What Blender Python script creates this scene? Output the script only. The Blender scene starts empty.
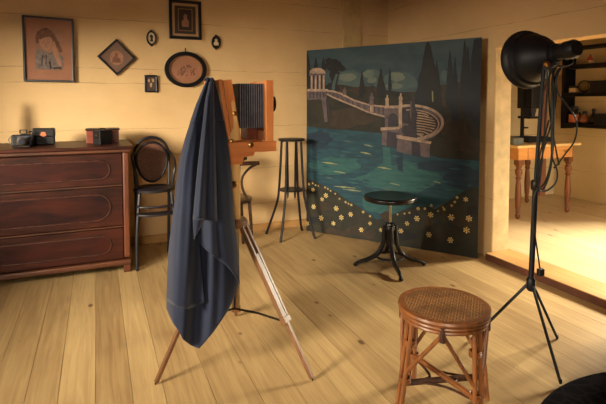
import bpy, math, random
from mathutils import Vector, Matrix
random.seed(7)
PI = math.pi
S = bpy.context.scene
COL = S.collection
OFF = {}

# ------------------------------------------------------------------ camera
CAMZ = 1.32
F, YAW, PIT, PY = 478.45, .4069, .0507, 124.38
fw = Vector((math.sin(YAW)*math.cos(PIT), math.cos(YAW)*math.cos(PIT), -math.sin(PIT)))
rt = Vector((math.cos(YAW), -math.sin(YAW), 0))
up = rt.cross(fw)
cd = bpy.data.cameras.new('camera'); co = bpy.data.objects.new('camera', cd); COL.objects.link(co)
co.matrix_world = Matrix((( rt.x, up.x, -fw.x, 0), (rt.y, up.y, -fw.y, 0), (rt.z, up.z, -fw.z, CAMZ), (0, 0, 0, 1)))
cd.sensor_width = 36; cd.lens = F/606*36; cd.shift_y = -(202-PY)/606; cd.clip_start = .05
S.camera = co

def ray(x, y): return rt*((x-303)/F) - up*((y-PY)/F) + fw
def at_z(x, y, z=0): d = ray(x, y); return Vector((0, 0, CAMZ)) + d*((z-CAMZ)/d.z)
def at_y(x, y, Y): d = ray(x, y); return Vector((0, 0, CAMZ)) + d*(Y/d.y)
def at_x(x, y, X): d = ray(x, y); return Vector((0, 0, CAMZ)) + d*(X/d.x)

# ------------------------------------------------------------------ materials
def srgb(c):
    return tuple(((v/255)/12.92 if v/255 <= .04045 else ((v/255+.055)/1.055)**2.4) for v in c) + (1,)

class NT:
    def __init__(s, name):
        s.m = bpy.data.materials.new(name); s.m.use_nodes = True
        s.t = s.m.node_tree; s.b = s.t.nodes['Principled BSDF']
    def n(s, typ, **kw):
        nd = s.t.nodes.new(typ)
        for k, v in kw.items(): setattr(nd, k, v)
        return nd
    def l(s, a, b): s.t.links.new(a, b)
    def val(s, node, key, v):
        if hasattr(v, 'is_output'): s.l(v, node.inputs[key])
        else: node.inputs[key].default_value = v
    def math(s, op, a, b=0., c=0.):
        nd = s.n('ShaderNodeMath', operation=op)
        s.val(nd, 0, a); s.val(nd, 1, b)
        if op in ('SMOOTH_MIN', 'MULTIPLY_ADD', 'COMPARE'): s.val(nd, 2, c)
        return nd.outputs[0]
    def mix(s, f, a, b, mode='MIX'):
        nd = s.n('ShaderNodeMix', data_type='RGBA', blend_type=mode)
        s.val(nd, 0, f); s.val(nd, 6, a); s.val(nd, 7, b)
        return nd.outputs[2]
    def coord(s, scale=(1, 1, 1), rot=(0, 0, 0)):
        tc = s.n('ShaderNodeTexCoord'); mp = s.n('ShaderNodeMapping')
        mp.inputs['Scale'].default_value = scale; mp.inputs['Rotation'].default_value = rot
        s.l(tc.outputs['Object'], mp.inputs[0]); return mp.outputs[0]
    def noise(s, vec, scale, detail=4, rough=.55, dist=0.):
        nd = s.n('ShaderNodeTexNoise'); s.l(vec, nd.inputs['Vector'])
        nd.inputs['Scale'].default_value = scale; nd.inputs['Detail'].default_value = detail
        nd.inputs['Roughness'].default_value = rough; nd.inputs['Distortion'].default_value = dist
        return nd.outputs['Fac']
    def ramp(s, f, stops):
        nd = s.n('ShaderNodeValToRGB'); s.l(f, nd.inputs[0]); e = nd.color_ramp.elements
        while len(e) < len(stops): e.new(.5)
        for k, (p, c) in enumerate(stops): e[k].position = p; e[k].color = c if len(c) == 4 else c+(1,)
        return nd.outputs[0]
    def bump(s, h, strength=.2, dist=.01):
        nd = s.n('ShaderNodeBump'); s.l(h, nd.inputs['Height'])
        nd.inputs['Strength'].default_value = strength; nd.inputs['Distance'].default_value = dist
        s.l(nd.outputs[0], s.b.inputs['Normal'])
    def col(s, c): s.val(s.b, 'Base Color', c)
    def set(s, rough=.5, metal=0., spec=.5):
        s.b.inputs['Roughness'].default_value = rough; s.b.inputs['Metallic'].default_value = metal
        s.b.inputs['Specular IOR Level'].default_value = spec; return s.m

def plain(name, c, rough=.5, metal=0., var=.12, scale=12, spec=.5, bump=0.):
    k = NT(name); v = k.coord(); f = k.noise(v, scale)
    a = srgb([max(0, x*(1-var)) for x in c]); b = srgb([min(255, x*(1+var)) for x in c])
    k.col(k.ramp(f, [(.3, a), (.7, b)]))
    if bump: k.bump(f, bump, .004)
    return k.set(rough, metal, spec)

def wood(name, dark, light, axis='x', scale=9, stretch=14, rough=.45, bump=.08, spec=.5):
    k = NT(name)
    sc = [stretch]*3; sc['xyz'.index(axis)] = 1
    v = k.coord(tuple(sc)); f = k.noise(v, scale/4, 6, .6, .8)
    g = k.noise(k.coord(), 2.2, 2)
    f2 = k.math('MULTIPLY_ADD', g, .45, k.math('MULTIPLY', f, .62))
    k.col(k.ramp(f2, [(.34, srgb(dark)), (.66, srgb(light))]))
    k.bump(f, bump, .003)
    return k.set(rough, 0, spec)

# painted plank wall with wavy dark cracks between the boards; axis = horizontal run
def plank_wall(name, c0, c1, cracks, run):
    k = NT(name)
    tc = k.n('ShaderNodeTexCoord'); sx = k.n('ShaderNodeSeparateXYZ'); k.l(tc.outputs['Object'], sx.inputs[0])
    z = sx.outputs[2]
    base = k.ramp(k.noise(k.coord(), 1.6, 5, .6), [(.3, srgb(c0)), (.7, srgb(c1))])
    fine = k.noise(k.coord((1, 1, 6) if run != 'z' else (4, 4, 1)), 7, 5, .65)
    base = k.mix(k.math('MULTIPLY', fine, .22), base, srgb([v*.82 for v in c0]))
    low = k.coord(tuple(1 if a == run else .05 for a in 'xyz'))
    wob = k.math('MULTIPLY_ADD', k.noise(low, 2.3, 4, .6), .05, -.025)
    zz = k.math('ADD', z, wob)
    mask = None
    for i, c in enumerate(cracks):
        d = k.math('ABSOLUTE', k.math('SUBTRACT', zz, c))
        lv = k.n('ShaderNodeVectorMath', operation='ADD'); k.l(low, lv.inputs[0]); lv.inputs[1].default_value = (i*3.7, i*3.7, i*1.3)
        w = k.math('MULTIPLY_ADD', k.noise(lv.outputs[0], 3.1, 5, .7), .013, -.0048)
        m = k.math('LESS_THAN', d, w)
        mask = m if mask is None else k.math('MAXIMUM', mask, m)
    k.col(k.mix(k.math('MULTIPLY', mask, .45), base, srgb((92, 62, 40))))
    k.bump(k.math('SUBTRACT', k.math('MULTIPLY', fine, .4), mask), .25, .006)
    return k.set(.75, 0, .25)

def floor_mat(name, dark, light):
    k = NT(name)
    at = k.n('ShaderNodeAttribute', attribute_name='plank')
    tc = k.n('ShaderNodeTexCoord'); off = k.n('ShaderNodeVectorMath', operation='ADD')
    k.l(tc.outputs['Object'], off.inputs[0])
    cmb = k.n('ShaderNodeCombineXYZ'); k.l(k.math('MULTIPLY', at.outputs['Fac'], 37.), cmb.inputs[1]); k.l(cmb.outputs[0], off.inputs[1])
    mp = k.n('ShaderNodeMapping'); k.l(off.outputs[0], mp.inputs[0]); mp.inputs['Scale'].default_value = (26, 1.1, 1)
    g = k.noise(mp.outputs[0], 1.6, 6, .6, 1.1)
    mp2 = k.n('ShaderNodeMapping'); k.l(off.outputs[0], mp2.inputs[0]); mp2.inputs['Scale'].default_value = (3, .8, 1)
    g2 = k.noise(mp2.outputs[0], 1.5, 3)
    f = k.math('MULTIPLY_ADD', g, .5, k.math('MULTIPLY_ADD', g2, .35, k.math('MULTIPLY', at.outputs['Fac'], .18)))
    base = k.ramp(f, [(.32, srgb(dark)), (.72, srgb(light))])
    # knots and old nail marks
    mp3 = k.n('ShaderNodeMapping'); k.l(off.outputs[0], mp3.inputs[0]); mp3.inputs['Scale'].default_value = (4.2, 2.3, 0)
    vo = k.n('ShaderNodeTexVoronoi'); k.l(mp3.outputs[0], vo.inputs['Vector']); vo.inputs['Scale'].default_value = 1.15
    kn = k.n('ShaderNodeMapRange', interpolation_type='SMOOTHSTEP'); k.l(vo.outputs['Distance'], kn.inputs[0])
    kn.inputs[1].default_value = .05; kn.inputs[2].default_value = .095; kn.inputs[3].default_value = .8; kn.inputs[4].default_value = 0
    base = k.mix(kn.outputs[0], base, srgb((82, 52, 36)))
    k.col(base); k.bump(g, .08, .003)
    return k.set(.42, 0, .4)

M = {}
M['wall'] = plank_wall('painted_planks', (204, 168, 120), (220, 186, 138), [.28, .64, 1.06, 1.47, 1.60, 2.03, 2.29], 'x')
M['wall_r'] = plank_wall('painted_planks_side', (214, 178, 130), (226, 190, 142), [.5, .97, 1.42, 1.925, 2.31], 'y')
M['wall_two'] = plank_wall('lime_painted_planks', (208, 190, 148), (224, 206, 166), [.42, .87, 1.3, 1.75], 'y')
M['jamb'] = plain('chipped_cream_paint', (204, 182, 140), .6, 0, .08, 9, .3, .2)
M['post'] = plain('painted_post', (196, 166, 116), .7, 0, .07, 7, .3, .1)
M['base'] = plain('painted_baseboard', (176, 134, 82), .6, 0, .1, 9, .3)
M['ceil'] = wood('ceiling_boards', (120, 92, 62), (150, 116, 78), 'y')
M['floor'] = floor_mat('scrubbed_pine_floor', (146, 116, 78), (202, 172, 122))
M['floor2'] = floor_mat('bleached_pine_floor', (176, 152, 114), (210, 188, 150))
M['sill'] = wood('worn_sill', (166, 118, 68), (206, 160, 100), 'y')
M['riser'] = plain('dark_riser', (88, 48, 30), .6)
M['under'] = plain('dark_gap', (30, 20, 14), .9)
M['chest'] = wood('walnut_veneer', (15, 9, 9), (62, 29, 20), 'x', 12, 8, .42, .05, .16)
M['chest_dk'] = wood('dark_walnut_panel', (9, 8, 12), (58, 25, 18), 'x', 13, 5, .38, .05, .16)
M['chest_lt'] = wood('pale_walnut_edge', (38, 19, 13), (86, 47, 27), 'x', 10, 9, .38)  # paler walnut for the mouldings and drawer rails
M['chest_pil'] = wood('walnut_pilaster', (44, 21, 14), (96, 49, 29), 'z', 10, 9, .38)
M['chest_mould'] = plain('polished_walnut_bead', (58, 34, 28), .25, 0, .2, 20, .5)
M['black'] = plain('black_lacquer', (15, 15, 21), .3, 0, .2, 20, .5)
M['blackmat'] = plain('black_crackle_paint', (13, 13, 21), .5, 0, .2, 60, .35, .1)
M['cable'] = plain('black_rubber', (22, 24, 26), .5, 0, .1)
M['cable_g'] = plain('dark_green_rubber', (24, 38, 32), .5, 0, .1)
M['bent'] = plain('dark_bentwood', (24, 21, 27), .45, 0, .2, 14, .35)
M['bent2'] = plain('brown_bentwood', (52, 34, 26), .22, 0, .25, 14, .6)
M['cherry'] = wood('varnished_cherry', (188, 104, 54), (226, 144, 84), 'z', 9, 10, .35, .05)
M['cherry_x'] = wood('varnished_cherry_flat', (176, 96, 50), (216, 134, 78), 'x', 9, 10, .35, .05)
M['ash'] = wood('pale_ash', (196, 146, 84), (226, 182, 120), 'z', 9, 10, .4)
M['legwood'] = wood('tripod_leg_wood', (78, 50, 32), (124, 82, 50), 'z', 9, 10, .38)
M['brass'] = plain('aged_brass', (186, 140, 76), .3, 1., .1)
M['steel'] = plain('worn_steel', (150, 146, 132), .28, 1., .1)
M['iron'] = plain('dark_iron', (52, 44, 40), .4, .8, .1)
M['cane'] = None
M['bamboo'] = wood('rattan_cane', (86, 50, 28), (156, 96, 52), 'z', 16, 5, .38, .1)
M['bamboo_dk'] = wood('dark_rattan_cane', (44, 28, 24), (80, 50, 36), 'z', 16, 5, .42, .1)
M['pine'] = wood('orange_pine', (186, 128, 70), (220, 164, 98), 'x', 9, 10, .4)
M['turned'] = wood('red_brown_turned_wood', (88, 50, 30), (128, 76, 46), 'z', 9, 8, .4)
M['scrub'] = wood('scrubbed_tabletop', (206, 172, 112), (236, 208, 150), 'x', 9, 12, .5)
M['shelfwood'] = wood('black_stained_shelf', (13, 12, 17), (22, 19, 22), 'y', 9, 12, .6, .05, .15)
M['boxwood'] = wood('mahogany_box', (84, 34, 22), (128, 56, 34), 'x', 9, 9, .35)
M['leather'] = plain('black_leather', (17, 15, 19), .5, 0, .15, 60, .35, .15)
M['orange'] = plain('orange_emblem', (190, 104, 62), .5)
M['glass'] = plain('lens_glass', (40, 46, 60), .06, 0, .1, 5, .8)
M['mat_pink'] = plain('aged_pink_mount', (150, 102, 78), .8, 0, .05, 6)
M['mat_grey'] = plain('brown_grey_mount', (112, 84, 70), .8, 0, .06, 6)
M['mat_tan'] = plain('tan_mount', (176, 138, 98), .8, 0, .05, 6)
M['mat_dark'] = plain('dark_mount', (64, 48, 44), .8, 0, .08, 10)
M['mat_pale'] = plain('pale_mount', (206, 186, 150), .8, 0, .05, 6)
M['ink'] = plain('sepia_ink', (112, 74, 58), .8, 0, .15, 30)
M['ink_dk'] = plain('dark_sepia_ink', (50, 38, 38), .8, 0, .15, 30)
M['ink_lt'] = plain('faded_ink', (150, 104, 78), .8, 0, .1, 30)
M['print_bg'] = plain('faded_print_ground', (142, 102, 80), .8, 0, .08, 10)
M['hair'] = plain('brown_print_ink', (104, 68, 50), .8, 0, .2, 40)
M['skin'] = plain('pale_print_ink', (160, 114, 90), .8, 0, .06, 30)
M['blouse'] = plain('grey_blue_print_ink', (112, 98, 92), .8, 0, .18, 35)
M['gold'] = plain('dull_gilt', (166, 126, 72), .4, .6, .1)
M['label_w'] = plain('cream_label', (212, 186, 140), .6)
M['redcap'] = plain('red_cap', (130, 40, 28), .4)
M['amber'] = plain('orange_brown_glaze', (176, 92, 56), .25, 0, .15, 12, .6)
M['bottle_dk'] = plain('dark_bottle_glass', (36, 34, 36), .1, 0, .1, 8, .7)
M['flask'] = plain('rosy_brown_glass', (128, 82, 62), .1, 0, .1, 8, .7)
M['greybox'] = plain('grey_card', (112, 118, 112), .6)
M['winframe'] = plain('white_window_paint', (220, 212, 190), .5)

k = NT('navy_cloth'); v = k.coord((300, 300, 300)); f = k.noise(v, 3, 2)
k.col(k.ramp(k.noise(k.coord(), 3, 3), [(.3, srgb((18, 25, 46))), (.7, srgb((24, 32, 55)))])); k.bump(f, .08, .001)
k.b.inputs['Sheen Weight'].default_value = .12; M['cloth'] = k.set(.7, 0, .25)

k = NT('bellows_leather'); k.col(k.ramp(k.noise(k.coord(), 30, 3), [(.3, srgb((34, 36, 48))), (.7, srgb((54, 56, 70)))])); M['bellows'] = k.set(.5, 0, .4)

M['bellows_edge'] = plain('pale_bellows_crest', (128, 126, 136), .5, 0, .15, 40)  # paler strip along the crest of each pleat

def cane_mat(name, dk, lt, scale, hole=.62):
    k = NT(name)
    w = []
    for r in (0, PI/2, PI/4, -PI/4):
        wv = k.n('ShaderNodeTexWave'); k.l(k.coord((1, 1, 1), (0, 0, r)), wv.inputs[0]); wv.inputs['Scale'].default_value = scale
        wv.inputs['Distortion'].default_value = .6; wv.inputs['Detail'].default_value = 1; w.append(wv.outputs['Fac'])
    a = k.math('MAXIMUM', w[0], w[1]); b = k.math('MAXIMUM', w[2], w[3]); m = k.math('MULTIPLY', a, b)
    big = k.noise(k.coord(), 11, 3)
    c = k.ramp(m, [(.25, srgb(dk)), (.75, srgb(lt))])
    sp = k.n('ShaderNodeMapRange'); k.l(big, sp.inputs[0]); sp.inputs[1].default_value = .45; sp.inputs[2].default_value = .62; sp.inputs[4].default_value = .55
    c = k.mix(sp.outputs[0], c, srgb([x*.9 for x in dk]))
    k.col(c); k.bump(m, .5, .003)
    return k.set(.42, 0, .4)
M['cane'] = cane_mat('woven_cane', (92, 56, 32), (186, 136, 84), 26)
M['cane_dk'] = plain('old_dark_cane', (94, 60, 46), .6, 0, .15, 60, .3, .2)

k = NT('black_lace_rug'); vo = k.n('ShaderNodeTexVoronoi', feature='DISTANCE_TO_EDGE'); k.l(k.coord(), vo.inputs['Vector']); vo.inputs['Scale'].default_value = 16
m = k.math('LESS_THAN', k.math('MULTIPLY', vo.outputs['Distance'], k.noise(k.coord(), 22, 4)), .045)
k.col(k.mix(m, srgb((7, 6, 10)), srgb((24, 20, 26)))); M['rug'] = k.set(.95, 0, .05)

# paint of the backdrop (a painted canvas, all of it pigment)
def paint(name, a, b, scale=6, stretch=(1, 1, 1), rough=.62):
    k = NT(name); f = k.noise(k.coord(stretch), scale, 5, .6, .6)
    k.col(k.ramp(f, [(.3, srgb(a)), (.7, srgb(b))])); return k.set(rough, 0, .3)
P = dict(sky=paint('paint_sky', (34, 54, 66), (58, 74, 78), 2.6, (1, 1, 2.5)), cloud=paint('paint_cloud', (78, 90, 86), (100, 106, 94), 9),
    cloud2=paint('paint_cloud_dim', (54, 72, 76), (70, 84, 82), 7),
    bank=paint('paint_bank', (16, 17, 18), (44, 40, 28), 7), tree=paint('paint_tree', (13, 15, 20), (30, 28, 28), 9),
    treeb=paint('paint_tree_blue', (13, 18, 31), (24, 29, 40), 9), brown=paint('paint_brown', (28, 25, 22), (58, 44, 30), 9),
    stone=paint('paint_stone', (116, 98, 90), (170, 142, 118), 18), stone2=paint('paint_stone_shade', (62, 54, 62), (98, 82, 82), 18),
    stone3=paint('paint_stone_dark', (30, 28, 39), (54, 47, 56), 16), water=paint('paint_water', (13, 42, 58), (29, 68, 78), 5, (1, 1, 5)),
    water2=paint('paint_water_green', (24, 64, 70), (42, 86, 84), 6, (1, 1, 5)), water3=paint('paint_water_deep', (14, 32, 50), (22, 46, 62), 6, (1, 1, 5)),
    glint=paint('paint_glint', (76, 98, 84), (140, 138, 92), 12), hill=paint('paint_hill', (18, 23, 22), (44, 41, 29), 7),
    daisy=paint('paint_daisy', (164, 142, 94), (206, 184, 126), 20), daisyc=paint('paint_daisy_heart', (186, 140, 56), (200, 160, 78), 20))

# ------------------------------------------------------------------ mesh builder
class MB:
    def __init__(s): s.v = []; s.f = []; s.mi = []; s.sm = []; s.attr = []; s.cm = 0; s.ca = 0.
    def face(s, idx, smooth=False): s.f.append(tuple(idx)); s.mi.append(s.cm); s.sm.append(smooth); s.attr.append(s.ca)
    def box(s, lo, hi, T=None):
        b = len(s.v)
        for z in (lo[2], hi[2]):
            for (x, y) in ((lo[0], lo[1]), (hi[0], lo[1]), (hi[0], hi[1]), (lo[0], hi[1])):
                p = Vector((x, y, z)); s.v.append(T @ p if T else p)
        for q in ((3, 2, 1, 0), (4, 5, 6, 7), (0, 1, 5, 4), (1, 2, 6, 5), (2, 3, 7, 6), (3, 0, 4, 7)): s.face([b+i for i in q])
        return s
    def tube(s, pts, r, seg=8, caps=True, closed=False):
        pts = [Vector(p) for p in pts]; n = len(pts)
        rs = r if isinstance(r, (list, tuple)) else [r]*n
        t0 = (pts[1]-pts[0]).normalized()
        a = Vector((0, 0, 1)) if abs(t0.z) < .9 else Vector((1, 0, 0))
        nrm = (a - t0*a.dot(t0)).normalized(); b0 = len(s.v)
        for i, p in enumerate(pts):
            if closed: t = (pts[(i+1) % n]-pts[i-1]).normalized()
            elif i == 0: t = t0
            elif i == n-1: t = (pts[-1]-pts[-2]).normalized()
            else: t = ((pts[i+1]-p).normalized()+(p-pts[i-1]).normalized()).normalized()
            nrm = (nrm - t*nrm.dot(t)).normalized(); bi = t.cross(nrm)
            for k in range(seg):
                an = 2*PI*k/seg; s.v.append(p + (nrm*math.cos(an)+bi*math.sin(an))*rs[i])
        for i in range(n if closed else n-1):
            j = (i+1) % n
            for k in range(seg):
                s.face([b0+i*seg+k, b0+i*seg+(k+1) % seg, b0+j*seg+(k+1) % seg, b0+j*seg+k], True)
        if caps and not closed:
            s.face([b0+k for k in range(seg)][::-1]); s.face([b0+(n-1)*seg+k for k in range(seg)])
        return s
    def lathe(s, prof, c=(0, 0, 0), seg=24, T=None, sx=1., sy=1., caps=True):
        b0 = len(s.v); n = len(prof)
        for (r, z) in prof:
            for k in range(seg):
                a = 2*PI*k/seg; p = Vector((r*sx*math.cos(a), r*sy*math.sin(a), z))
                p = (T @ p) if T else p + Vector(c); s.v.append(p)
        for i in range(n-1):
            for k in range(seg):
                s.face([b0+i*seg+k, b0+i*seg+(k+1) % seg, b0+(i+1)*seg+(k+1) % seg, b0+(i+1)*seg+k], True)
        if caps:
            s.face([b0+k for k in range(seg)][::-1]); s.face([b0+(n-1)*seg+k for k in range(seg)])
        return s
    def prism(s, poly, fn, d0, d1):      # poly of (a,b); fn(a,b,depth)->point
        b0 = len(s.v); n = len(poly)
        for d in (d0, d1):
            for (a, b) in poly: s.v.append(Vector(fn(a, b, d)))
        s.face([b0+k for k in range(n)]); s.face([b0+n+k for k in range(n)][::-1])
        for k in range(n): s.face([b0+k, b0+n+k, b0+n+(k+1) % n, b0+(k+1) % n])
        return s
    def build(s, name, mats, parent=None, bev=0., sharp=40, off=None, attr=False):
        o0 = Vector(off) if off is not None else (OFF[parent] if parent else Vector())
        me = bpy.data.meshes.new(name)
        me.from_pydata([tuple(Vector(p)-o0) for p in s.v], [], s.f); me.update()
        for m in (mats if isinstance(mats, list) else [mats]): me.materials.append(m)
        me.polygons.foreach_set('material_index', s.mi); me.polygons.foreach_set('use_smooth', s.sm)
        if attr:
            a = me.attributes.new('plank', 'FLOAT', 'FACE'); a.data.foreach_set('value', s.attr)
        import bmesh
        bm = bmesh.new(); bm.from_mesh(me); bmesh.ops.recalc_face_normals(bm, faces=bm.faces); bm.to_mesh(me); bm.free()
        if any(s.sm): me.set_sharp_from_angle(angle=math.radians(sharp))
        o = bpy.data.objects.new(name, me); COL.objects.link(o)
        if parent: o.parent = parent
        elif off is not None: o.location = o0
        OFF[o] = o0
        if bev:
            b = o.modifiers.new('bevel', 'BEVEL'); b.width = bev; b.segments = 2; b.limit_method = 'ANGLE'; b.angle_limit = math.radians(50)
        return o

def tag(o, label, cat, group=None, kind=None):
    o['label'] = label; o['category'] = cat
    if group: o['group'] = group
    if kind: o['kind'] = kind
    return o
def thing(name, loc, label, cat, group=None):
    o = bpy.data.objects.new(name, None); COL.objects.link(o); o.location = loc; o.empty_display_size = .1
    OFF[o] = Vector(loc); return tag(o, label, cat, group)
def struct(o): o['kind'] = 'structure'; return o
def V(*a): return Vector(a)
def smooth(pts, n=6):                     # Catmull-Rom through points
    pts = [Vector(p) for p in pts]; out = []
    q = [pts[0]*2-pts[1]] + pts + [pts[-1]*2-pts[-2]]
    for i in range(1, len(q)-2):
        for k in range(n):
            t = k/n; a, b, c, d = q[i-1:i+3]
            out.append(.5*((2*b)+(c-a)*t+(2*a-5*b+4*c-d)*t*t+(3*b-a-3*c+d)*t**3))
    out.append(pts[-1]); return out
def bx(lo, hi): return MB().box(lo, hi)
def ring(cx, cy, z, r, n=28): return [V(cx+r*math.cos(2*PI*k/n), cy+r*math.sin(2*PI*k/n), z) for k in range(n)]

# ------------------------------------------------------------------ the setting
D, R, XL, XR2, YF = 4.57, 3.0, -1.75, 5.65, -1.6
STEP = .055
m = MB(); edges = []
seams = [-.8, -.58, -.465, -.318, -.184, -.031, .122, .256]
x = XL
while x < -.85: edges.append(x); x += .19
edges += seams
x = .256
while x < R-.25: x += random.choice((.165, .19, .2, .175)); edges.append(x)
edges[-1] = R+.0
if edges[-1]-edges[-2] > .25: edges.insert(-1, (edges[-1]+edges[-2])/2)
for a, b in zip(edges, edges[1:]):
    m.ca = random.random(); m.cm = 0
    m.box((a+.001, YF, -.03), (b-.001, D, 0))
m.cm = 1; m.box((XL, YF, -.06), (R, D, -.031))
struct(m.build('floor', [M['floor'], M['under']], attr=True))
m = MB(); x = 3.2
while x < XR2:
    m.ca = random.random(); e = min(x+random.choice((.2, .24, .22)), XR2); m.box((x+.001, -.8, STEP-.03), (e-.001, 4.55, STEP)); x = e
struct(m.build('floor_back_room', M['floor2'], attr=True))
m = MB(); m.cm = 0; m.box((2.934, 1.76, STEP-.004), (3.199, 2.985, STEP+.002)); m.cm = 1; m.box((2.93, 1.76, .001), (3.2, 2.985, STEP-.0045))
struct(m.build('trim_1', [M['sill'], M['riser']], bev=.003))

struct(bx((XL-.2, D, -.06), (3.18, D+.2, 2.5)).build('wall_back', M['wall']))
m = bx((R, 2.99, -.05), (R+.18, D, 2.5)); m.box((R, 1.75, 1.745), (R+.18, 2.99, 2.5)); m.box((R, YF, -.05), (R+.18, 1.75, 2.5))
struct(m.build('wall_right', M['wall_r']))
m = bx((R+.004, 2.984, STEP+.003), (R+.176, 2.9895, 1.744)); m.build('door_lining', M['jamb']); struct(bpy.data.objects['door_lining']).name = 'trim_2'
WY0, WY1, WZ0, WZ1 = 1.02, 3.0, 1.02, 1.84
m = bx((XL-.2, YF, -.06), (XL, WY0, 2.5)); m.box((XL-.2, WY1, -.06), (XL, D, 2.5)); m.box((XL-.2, WY0, -.06), (XL, WY1, WZ0)); m.box((XL-.2, WY0, WZ1), (XL, WY1, 2.5))
struct(m.build('wall_left', M['wall_r']))
m = bx((XL-.2, YF-.2, -.06), (-1.3, YF, 2.5)); m.box((-.1, YF-.2, -.06), (R+.18, YF, 2.5)); m.box((-1.3, YF-.2, -.06), (-.1, YF, 1.)); m.box((-1.3, YF-.2, 1.8), (-.1, YF, 2.5))  # gap on the left is added to let the rear fill in
struct(m.build('wall_front', M['wall']))
struct(bx((XL-.2, YF-.2, 2.5), (R+.18, D+.2, 2.6)).build('ceiling', M['ceil']))
struct(bx((2.423, D-.03, 0), (2.637, D, 2.5)).build('trim_3', M['post'], bev=.004))
m = bx((XL, D-.018, 0), (2.42, D, .075)); m.box((2.64, D-.018, 0), (R, D, .075)); struct(m.build('baseboard_back', M['base'], bev=.004))
def window(name, X, y0, y1, z0, z1):
    m = MB(); w = .05
    for a, b in ((y0, y0+w), (y1-w, y1), ((y0+y1)/2-w/2, (y0+y1)/2+w/2)): m.box((X-.03, a, z0), (X+.03, b, z1))
    for a, b in ((z0, z0+w), (z1-w, z1)): m.box((X-.03, y0+w, a), (X+.03, y1-w, b))
    z = (z0+z1)/2; m.box((X-.015, y0+w, z-.012), (X+.015, y1-w, z+.012))
    return struct(m.build(name, M['winframe']))
window('window_1', XL-.1, WY0, WY1, WZ0, WZ1)
# back room
RY0, RY1, RZ0, RZ1 = 1.5, 2.9, .85, 1.95
m = bx((XR2, -.8, -.06), (XR2+.2, RY0, 2.4)); m.box((XR2, RY1, -.06), (XR2+.2, 4.75, 2.4)); m.box((XR2, RY0, -.06), (XR2+.2, RY1, RZ0)); m.box((XR2, RY0, RZ1), (XR2+.2, RY1, 2.4))
struct(m.build('wall_back_room_right', M['wall_two']))
struct(bx((3.18, 4.55, -.06), (XR2, 4.75, 2.4)).build('wall_back_room_back', M['wall_two']))
m = bx((3.18, -1., -.06), (3.5, -.8, 2.4)); m.box((5.1, -1., -.06), (XR2+.2, -.8, 2.4)); m.box((3.5, -1., -.06), (5.1, -.8, .85)); m.box((3.5, -1., 1.95), (5.1, -.8, 2.4))
struct(m.build('wall_back_room_front', M['wall_two']))
struct(bx((3.18, -1., 2.4), (XR2+.2, 4.75, 2.5)).build('ceiling_back_room', M['ceil']))
window('window_2', XR2+.1, RY0, RY1, RZ0, RZ1)
struct(bx((5.36, 4.52, STEP), (5.46, 4.55, 2.4)).build('trim_4', M['mat_pink']))

# ------------------------------------------------------------------ chest of drawers
CX0, CX1, CY0, CY1 = -1.22, .217, 3.865, 4.46
c = thing('chest_of_drawers', ((CX0+CX1)/2, 4.16, 0), 'dark walnut chest of three drawers with oval-ended panels against the plank wall', 'chest of drawers')
m = bx((CX0+.02, CY0+.02, .05), (CX1-.012, CY1, .945)); m.build('carcass', M['chest'], c, bev=.004)
m = bx((CX0-.02, CY0-.035, .952), (CX1+.03, CY1+.01, .975)); m.build('top', M['chest'], c, bev=.006)
m = bx((CX0-.005, CY0-.02, .925), (CX1+.014, CY1, .951)); m.build('top_moulding', M['chest_lt'], c, bev=.008)
for xx in (CX0, CX1-.045):
    f = bx((xx, CY0-.012, .115), (xx+.045, CY0+.018, .924)); f.build('pilaster', M['chest_pil'], c, bev=.01)
m = bx((CX0-.005, CY0-.022, .06), (CX1+.006, CY0+.018, .1)); m.build('base_moulding', M['chest_lt'], c, bev=.01)
for xx in (CX0, CX1-.05):
    for yy in (CY0-.01, CY1-.06): bx((xx, yy, 0), (xx+.05, yy+.05, .05 if yy > 4 else .058)).build('foot', M['chest_pil'], c, bev=.004)
dx0, dx1 = CX0+.05, CX1-.05
for (z0, z1) in ((.682, .915), (.37, .662), (.112, .345)):
    d = bx((dx0, CY0-.006, z0), (dx1, CY0+.018, z1)).build('drawer', M['chest'], c, bev=.003)
    zc, h = (z0+z1)/2, (z1-z0)/2-.052
    px0, px1 = dx0+.11, dx1-.09
    def stadium(g):
        P_ = []
        for k in range(13): a = -PI/2+PI*k/12; P_.append((px1-h+(h+g)*math.cos(a), zc+(h+g)*math.sin(a)))
        for k in range(13): a = PI/2+PI*k/12; P_.append((px0+h+(h+g)*math.cos(a), zc+(h+g)*math.sin(a)))
        return P_
    MB().prism(stadium(0), lambda a, b, q: (a, q, b), CY0-.0105, CY0-.0066).build('drawer_panel', M['chest_dk'], d)
    MB().tube([V(a, CY0-.0095, b) for a, b in stadium(.004)], .006, 6, closed=True).build('panel_moulding', M['chest_mould'], d)
    if z0 > .6: pass
for zz in (.668, .352):
    bx((dx0, CY0-.008, zz+.002), (dx1, CY0+.018, zz+.011)).build('drawer_rail', M['chest_lt'], c)

TOPZ = .9755
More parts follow.
